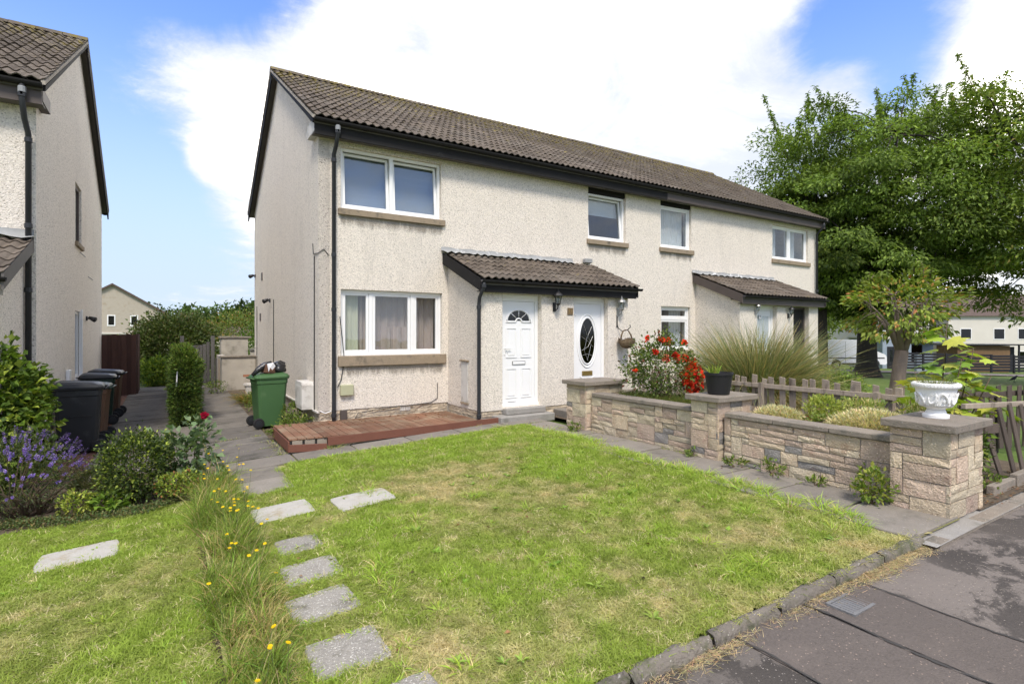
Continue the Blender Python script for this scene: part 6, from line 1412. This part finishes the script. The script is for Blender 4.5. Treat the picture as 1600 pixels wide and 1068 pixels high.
tussocks('lush_tufts', 'slightly longer tufts in the left hand lawn', pts, .10, .0045, (.32, .43, .06), (.55, .46, .25), .2)
n = 20000; y = 2.1 + 5.5 * NP.random(n); x = .23 + .44 * NP.random(n) + .05 * np.sin(y * 4.0); ok = ~inslab(x, y); x, y = x[ok], y[ok]; n = len(x)
cl = fbm(x, y, 3.2, 9); ok = NP.random(n) < np.clip(.7 + 1.0 * cl, .25, 1); x, y, cl = x[ok], y[ok], cl[ok]; n = len(x)
hh = (.17 + .16 * np.clip((y - 2.6) / 4, 0, 1)) * (1 - np.clip((x - .5) / .2, 0, .65)) * (1 + .9 * cl)
D = NP.normal(0, .26, (n, 3)) + np.array([.05, -.05, 1.0]); m = NP.random((n, 1)) < np.clip(.20 - .5 * fbm(x, y, 2.0, 12), .04, .6)[:, None]
col = np.where(m, jit((.46, .38, .19), n, .2), jit((.17, .25, .042), n, .28))
st_ = leaf_obj('tall_grass', [blades(np.stack([x, y, GZ(x, y) - .02], 1), D, hh * NP.uniform(.5, 1.35, n), NP.uniform(.0028, .0055, n), NP.uniform(.2, .9, n), 5, col, col * np.array([1.25, 1.15, 1.1]))], 'reed')
tag(st_, 'unmown strip of tall seeding grass between the two lawns', 'tall grass', kind='stuff')
# seed heads and yellow flowers standing in it
sp_ = []; mb = MB()
for k in range(56):
    y = rnd.choice([rnd.uniform(5.0, 7.7)] * 4 + [rnd.uniform(2.6, 5)]); x = rnd.uniform(.30, .72 if y > 5 else .6); h = rnd.uniform(.18, .42); z0 = g(x, y); e = Vector((x + rnd.gauss(0, .05), y + rnd.gauss(0, .05), z0 + h))
    if any(a < e.x < b and c < e.y < d for a, b, c, d in SLABS[:1]): continue
    mb.tube([(x, y, z0), ((x + e.x) / 2 + rnd.gauss(0, .01), (y + e.y) / 2, z0 + h * .5), e], [.0022, .0018, .0012], 4, False)
    n = 14; a = np.arange(n) * 2 * PI / n + rnd.random(); ti = Vector((rnd.gauss(0, .25), -.35 + rnd.gauss(0, .2), 1)).normalized(); D = np.stack([np.cos(a), np.sin(a), np.full(n, .15)], 1); D -= np.outer(D @ np.array(ti), np.array(ti)) * .8
    sp_.append(leaves(np.repeat(np.array(e)[None], n, 0), D, np.tile(np.array(ti), (n, 1)), np.full(n, .015), np.full(n, .010), jit((.78, .56, .02), n, .08)))
fl = leaf_obj('wildflower', sp_, 'petal'); tag(fl, 'yellow wildflowers standing in the tall grass strip', 'wildflowers', kind='stuff'); mb.build('flower_stalk', MAT['stem'], fl)['kind'] = 'stuff'
n = 110; x = NP.uniform(.27, .62, n); y = NP.uniform(3.2, 7.6, n); D = NP.normal(0, .2, (n, 3)) + np.array([0, 0, 1.0]); c_ = jit((.40, .31, .17), n, .15)
V = [blades(np.stack([x, y, GZ(x, y)], 1), D, NP.uniform(.3, .52, n), np.full(n, .0026), NP.uniform(.2, .7, n), 5, c_, c_ * 1.1)]
o = leaf_obj('seed_stalk', V, 'reed'); tag(o, 'dry straw coloured seed stalks rising from the tall grass strip', 'grass stalks', kind='stuff')
# grass and moss in the joints of the paths
pts = []
for k in range(200):
    q = rnd.random()
    if q < .30: j = rnd.randint(0, 9); pts.append((rnd.uniform(4.95, 5.84), 2.0 + .67 * j + rnd.gauss(0, .015), rnd.uniform(.2, .5)))
    elif q < .45: pts.append((5.84 + rnd.gauss(0, .02), rnd.uniform(2.5, 7.4), rnd.uniform(.2, .5)))
    elif q < .65: pts.append((rnd.uniform(.6, 1.46), rnd.choice([8.65, 9.26, 9.86, 10.46, 11.05]) + rnd.gauss(0, .015), rnd.uniform(.25, .55)))
    elif q < .75: pts.append((rnd.uniform(-.02, .06), rnd.uniform(8.7, 12), rnd.uniform(.25, .5)))
    elif q < .9: pts.append((rnd.uniform(.7, 5.8), 8.645 + rnd.gauss(0, .015) if rnd.random() < .5 else 8.04, rnd.uniform(.25, .6)))
    else: pts.append((rnd.uniform(1.47, 1.9), rnd.uniform(9.0, 11), rnd.uniform(.4, 1.0)))
pts += [(2.12 + rnd.gauss(0, .05), 8.50 + rnd.gauss(0, .03), 1.0) for _ in range(4)] + [(4.55, 8.42, .8), (1.42, 8.7, .9), (1.44, 9.0, 1.0), (1.43, 9.3, 1.0), (1.4, 9.6, .8)]
tussocks('joint_grass', 'grass and moss growing in the joints of the paths', pts, .12, .004, (.26, .32, .07), (.45, .38, .2), .3, 40, .09)
# straw litter along the kerb
n = 13000; x = NP.uniform(.9, 5.1, n); keep = NP.random(n) < np.clip(.35 + 1.1 * fbm(x, x * 0, 1.6, 6), .04, 1); x = x[keep]; n = len(x); y = YK(x) - .035 - np.abs(NP.normal(0, .05, n))
a = NP.uniform(0, 6.28, n); D = np.stack([np.cos(a), np.sin(a) * .6, NP.uniform(.02, .35, n)], 1); P = np.stack([x, y, GZ(x, y) - .062], 1); c_ = jit((.50, .40, .25), n, .25)
o = leaf_obj('straw_litter', [blades(P, D, NP.uniform(.03, .09, n), NP.uniform(.0018, .0035, n), NP.uniform(0, .15, n), 2, c_)], 'reed'); tag(o, 'dry cut grass litter along the kerb', 'straw', kind='stuff')
# dead leaves and crumbs of soil
n = 420; q = NP.random(n); x = np.where(q < .45, NP.uniform(6.5, 8.5, n), np.where(q < .75, NP.uniform(1.6, 4.7, n), NP.uniform(.6, 5.8, n))); y = np.where(q < .45, NP.uniform(1.88, 2.3, n), np.where(q < .75, NP.uniform(9.3, 10.0, n), NP.uniform(2.2, 8.5, n)))
z = np.where((q >= .45) & (q < .75), .026, GZ(x, y) + np.where(q < .45, .0, .012)); D = NP.normal(0, 1, (n, 3)) * np.array([1, 1, .15]); Ls = NP.uniform(.02, .05, n)
o = leaf_obj('dead_leaves', [leaves(np.stack([x, y, z], 1), D, NP.normal(0, .3, (n, 3)) + np.array([0, 0, 1.0]), Ls, Ls * .6, jit((.16, .085, .045), n, .3))], 'leaf'); tag(o, 'scattered brown dead leaves on the deck, lawn and soil', 'dead leaves', kind='stuff')
n = 2600; x = NP.uniform(-1.58, -.98, n); y = NP.uniform(9.4, 19, n); s_ = NP.uniform(.010, .024, n)
o = leaf_obj('gravel', [leaves(np.stack([x, y, GZ(x, y) - .006], 1), NP.normal(0, 1, (n, 3)), NP.normal(0, 1, (n, 3)) + np.array([0, 0, .6]), s_, s_ * .8, jit((.27, .14, .10), n, .3))], 'petal'); tag(o, 'reddish gravel under the row of bins', 'gravel', kind='stuff')

# ------------------------------------------------------------------ the background
FR = Vector((.533, .846, 0)); RT = Vector((.846, -.533, 0))
def far(s, t, z): p = FR * t + RT * s; return (p.x, p.y, z)
def sx(px, t): return (px - 800) / 850 * t
def fbox(name, s0, s1, t0, t1, z0, z1, mat, parent, bevel=0):
    mb = MB().box(s0, s1, t0, t1, z0, z1); mb.v = [far(*p) for p in mb.v]; return mb.build(name, MAT[mat], parent, bevel)
def fprism(name, poly, f, w0, w1, mat, parent):
    mb = MB().prism(poly, f, w0, w1); return mb.build(name, MAT[mat], parent)
# road beyond the green
V = []; F = []
for i in range(41):
    s = -5 + 75 * i / 40
    for t in (38.6, 42.5): x, y, _ = far(s, t, 0); V.append((x, y, g(x, y) - .05))
F = [(2 * i, 2 * i + 2, 2 * i + 3, 2 * i + 1) for i in range(40)]
link('road', np_mesh('road', V, F, MAT['road']))['kind'] = 'structure'
# the white van
def van():
    t = 42.6; s0 = sx(1286, t); L = sx(1386, t) - s0; zb = -1.22
    r = thing('panel_van', 'white panel van parked beyond the green, half hidden by the big trunk', 'van', far(s0 + L / 2, t, zb))
    P = [(0, .38), (0, 2.1), (.06, 2.22), (.2, 2.27), (L - 1.55, 2.27), (L - 1.35, 2.2), (L - .85, 1.42), (L - .12, 1.12), (L - .02, .95), (L, .45), (L - .1, .34)]
    def arch(cx): return [(cx + .40 * math.cos(a), .36 + .40 * math.sin(a)) for a in [PI * k / 8 for k in range(9)]]
    poly = P + arch(L - .95)[0:9] + arch(1.05)[0:9] + [(.1, .34)]
    f = lambda u, v, w: far(s0 + u, t + w, zb + v)
    fprism('body', poly, f, 0, 1.9, 'van', r)
    b = r
    fprism('side_window', [(L - 1.32, 1.98), (L - 1.75, 1.98), (L - 1.8, 1.45), (L - .98, 1.45)], f, -.012, -.002, 'glass_d', r)
    fbox('sill_trim', s0 + 1.5, s0 + L - 1.4, t - .02, t - .002, zb + .34, zb + .48, 'black', r)
    for u in (1.75, L - 1.9): fbox('door_seam', s0 + u, s0 + u + .015, t - .006, t - .001, zb + .5, zb + 2.15, 'metal_d', r)
    fbox('rub_strip', s0 + .1, s0 + L - .2, t - .02, t - .003, zb + .82, zb + .90, 'metal_d', r)
    for cx in (1.05, L - .95):
        c = Vector(far(s0 + cx, t - .01, zb + .33)); M_ = Matrix.Translation(c) @ FR.to_track_quat('Z', 'Y').to_matrix().to_4x4()
        w = MB().lathe([(.15, -.0), (.30, .0), (.33, .04), (.33, .2), (.15, .2)], 20, M=M_).build('wheel', MAT['tyre'], r)
        MB().lathe([(.02, -.02), (.19, -.015), (.21, .02), (.02, .03)], 16, M=M_).build('hub', MAT['metal_s'], w)
van()
# black board fence along the road
t = 43.2; bfn = thing('board_fence', 'black horizontal board fence across the road, right of the van', 'fence', far(36, t, -1.4))
s = sx(1406, t); e = sx(1665, t); k = 0
while s < e:
    x, y, _ = far(s, t, 0); z = g(x, y); fbox('post', s, s + .11, t - .06, t + .06, z, z + 1.45, 'black_f', bfn)
    for j in range(6): fbox('board', s + .112, s + 1.80, t - .02, t + .01, z + .10 + j * .225, z + .10 + j * .225 + .165, 'black_f', bfn)
    s += 1.802
def fwindow(root, s0, s1, z0, z1, t, frame='white', glass='glass_d'):
    w = fbox('window', s0, s1, t - .03, t - .002, z0, z1, frame, root); fbox('pane', s0 + .08, s1 - .08, t - .036, t - .031, z0 + .08, z1 - .08, glass, w); return w
# blue-grey clad house front and pale house behind it
t = 50; bh = thing('house', 'blue grey clad single storey extension with dark door behind the black fence', 'house', far(sx(1430, t), t, -1.7))
fbox('wall', sx(1379, t), sx(1424, t), t, t + 5, -2.0, 1.05, 'bluegrey', bh); fbox('parapet', sx(1377, t), sx(1426, t), t - .06, t + 5, 1.052, 1.2, 'pale', bh)
d_ = fbox('door', sx(1386, t), sx(1398, t), t - .05, t - .002, -1.9, .35, 'black_f', bh); fbox('door_pane', sx(1390, t), sx(1394, t), t - .06, t - .051, -1.2, .1, 'glass', d_)
fbox('wall', sx(1428, t), sx(1478, t), t + 1.5, t + 6, -2.0, 1.0, 'bluegrey', bh); fwindow(bh, sx(1440, t), sx(1460, t), -1.1, .5, t + 1.49, 'black_f')
fbox('canopy', sx(1428, t), sx(1480, t), t + .8, t + 1.49, .72, 1.25, 'bluegrey', bh)
fbox('garden_wall_end', sx(1381, t) - .4, sx(1402, t) - .4, t - 4.6, t - 4.3, -2, -.25, 'bluegrey', bh)
def simple_house(label, s0, s1, t0, t1, z0, ze, zr, wall, wins, roofm='roof_far'):
    r = thing('house', label, 'house', far((s0 + s1) / 2, t0, z0)); fbox('wall', s0, s1, t0, t1, z0, ze, wall, r)
    tm_ = (t0 + t1) / 2; fprism('roof', [(t0 - .3, ze), (tm_, zr), (t1 + .3, ze)], lambda u, v, w: far(w, u, v + .004), s0 - .25, s1 + .25, roofm, r)
    for (a, b, c, d) in wins: fwindow(r, a, b, c, d, t0)
    return r
t = 58
simple_house('pale rendered house far behind the big tree trunk', sx(1360, t), sx(1452, t), t, t + 8, -2.2, 3.6, 6.2, 'pale', [(sx(1372, t), sx(1386, t), 1.8, 3.0), (sx(1420, t), sx(1436, t), 1.8, 3.0)])
simple_house('cream rendered house far right behind the timber shed', sx(1482, t), sx(1660, t), t, t + 8, -2.4, 3.4, 6.0, 'pale', [(sx(1500, t), sx(1518, t), .9, 2.1), (sx(1552, t), sx(1570, t), .9, 2.1), (sx(1590, t), sx(1606, t), .9, 2.1), (sx(1590, t), sx(1606, t), -1.6, -.3)])
t = 47; sh = thing('shed', 'low brown timber shed behind the black fence', 'shed', far(sx(1540, t), t, -1.7))
for j in range(13): fbox('plank', sx(1496, t), sx(1578, t), t - .02 * (j % 2), t + .03, -1.7 + j * .17, -1.7 + j * .17 + .16, 'shed', sh)
fbox('shed_wall', sx(1497, t), sx(1577, t), t + .032, t + 2.4, -1.8, .5, 'shed', sh); fbox('shed_roof', sx(1488, t), sx(1596, t), t - .35, t + 2.6, .53, .64, 'metal_d', sh); fbox('shed_post', sx(1592, t), sx(1594, t), t, t + .1, -1.8, .52, 'black_f', sh); fbox('shed_door', sx(1580, t), sx(1590, t), t + .3, t + .35, -1.8, .4, 'black_f', sh)
# crow on the grass
cw_ = thing('crow', 'black crow standing on the grass near the right edge', 'bird', far(sx(1584, 30), 30, 0)); c0 = Vector(far(sx(1584, 30), 30, 0)); c0.z = g(c0.x, c0.y) - .1
mb = MB(); ax = RT
mb.tube([c0 + ax * u + Vector((0, 0, z)) for u, z in ((-.24, .12), (-.17, .155), (-.08, .19), (.02, .23), (.09, .28), (.13, .335), (.165, .35), (.20, .345), (.25, .335))], [.012, .035, .065, .085, .07, .045, .042, .022, .004], 10)
mb.build('body', MAT['bird'], cw_, smooth=True)
for q in (-.03, .03): MB().tube([c0 + FR * q + ax * .02 + Vector((0, 0, .17)), c0 + FR * q + ax * .03 + Vector((0, 0, .08)), c0 + FR * q + ax * .02, c0 + FR * q + ax * .06], .008, 5).build('leg', MAT['bird'], cw_)
# houses seen through the gap on the left
hx, hy, hw_ = -4.85, 68.0, 5.35
gh = thing('house', 'buff brick gable end of a house far down the gap between the houses', 'house', (hx, hy, -1.5))
MB().prism([(hx - hw_, -2), (hx + hw_, -2), (hx + hw_, 3.1), (hx, 6.42), (hx - hw_, 3.1)], lambda u, v, w: (u, w, v), hy, hy + 9).build('wall', MAT['brick_far'], gh)
for sg in (-1, 1): MB().prism([(hx, 6.62), (hx + sg * (hw_ + .35), 3.05), (hx + sg * (hw_ + .35), 2.85), (hx, 6.42)], lambda u, v, w: (u, w, v), hy - .25, hy + 9.2).build('roof', MAT['roof_far'], gh)
for wx in (-4.95, -3.05):
    w = MB().box(wx - .34, wx + .34, hy - .04, hy - .003, 2.30, 3.42).build('window', MAT['white'], gh); MB().box(wx - .24, wx + .24, hy - .05, hy - .041, 2.42, 3.32).build('pane', MAT['glass_d'], w)
MB().box(hx + hw_ + .05, hx + hw_ + .16, hy - .14, hy - .03, -2, 2.7).build('downpipe', MAT['pipe'], gh)
MB().box(hx - hw_, hx + hw_ * .2, hy - .08, hy - .003, 1.5, 1.66).build('band_course', MAT['pale'], gh)
t = 84; simple_house('low terrace with long red brown roof beyond the gate', sx(332, t), sx(440, t), t, t + 7, -2.5, 1.0, 2.6, 'cream', [(sx(362, t), sx(368, t), -.6, .55), (sx(373, t), sx(383, t), -.6, .55), (sx(345, t), sx(352, t), -.6, .5)])
def woods(name, label, s0, s1, t0, t1, z0, z1, n, L, seed):
    k = 70; cs = np.stack([NP.uniform(s0, s1, k), NP.uniform(t0, t1, k), z0 + (z1 - z0) * NP.uniform(.25, .85, k)], 1); ci = NP.integers(0, k, n); r = (z1 - z0) * NP.uniform(.2, .36, k)
    p = cs[ci] + unit(NP.normal(0, 1, (n, 3))) * (r[ci] * NP.random(n) ** .4)[:, None]; P = FR.to_tuple()[0] * p[:, 1] + RT.x * p[:, 0], FR.y * p[:, 1] + RT.y * p[:, 0], np.maximum(p[:, 2], -3)
    tone = NP.uniform(.65, 1.35, k)[ci][:, None]; o = leaf_obj(name, [leaves(np.stack(P, 1), NP.normal(0, 1, (n, 3)), NP.normal(0, .5, (n, 3)) + np.array([0, 0, 1.0]), L * NP.uniform(.6, 1.3, n), L * NP.uniform(.4, .8, n), np.clip(np.array([.05, .08, .022]) * tone * (1 + NP.normal(0, .2, (n, 1))), .004, 1))], 'leaf_t')
    tag(o, label, 'trees', kind='stuff')
woods('distant_trees', 'wood of green trees on the skyline in the gap between the houses', sx(262, 110), sx(520, 110), 100, 118, -3, 7.2, 16000, .9, 1)
woods('distant_trees', 'distant greenery behind the houses across the road', sx(1230, 90), sx(1760, 90), 84, 100, -4, 7, 16000, 1.0, 2)
woods('distant_trees', 'hedge line on the horizon far to the left', sx(-500, 120), sx(262, 120), 108, 126, -4, 4, 9000, 1.1, 3)
# rosettes of plantain and dandelion in the turf
parts = []
for k in range(70):
    x, y = (rnd.uniform(1.3, 5.0), rnd.uniform(2.2, 7.8)) if k < 52 else (rnd.uniform(-2, .1), rnd.uniform(2.8, 6.8))
    n = rnd.randint(6, 11); a = NP.uniform(0, 6.28, n); D = np.stack([np.cos(a), np.sin(a), NP.uniform(.25, .8, n)], 1); L = NP.uniform(.04, .085, n) * rnd.uniform(.6, 1.1)
    parts.append(leaves(np.repeat(np.array([[x, y, g(x, y)]]), n, 0), D, np.tile(np.array([[0, 0, 1.0]]), (n, 1)), L, L * .3, jit(rnd.choice([(.21, .33, .05), (.18, .28, .05), (.25, .34, .07)]), n, .15)))
tag(leaf_obj('turf_weeds', parts, 'leaf'), 'small plantain and dandelion rosettes scattered through the lawns', 'weeds', kind='stuff')
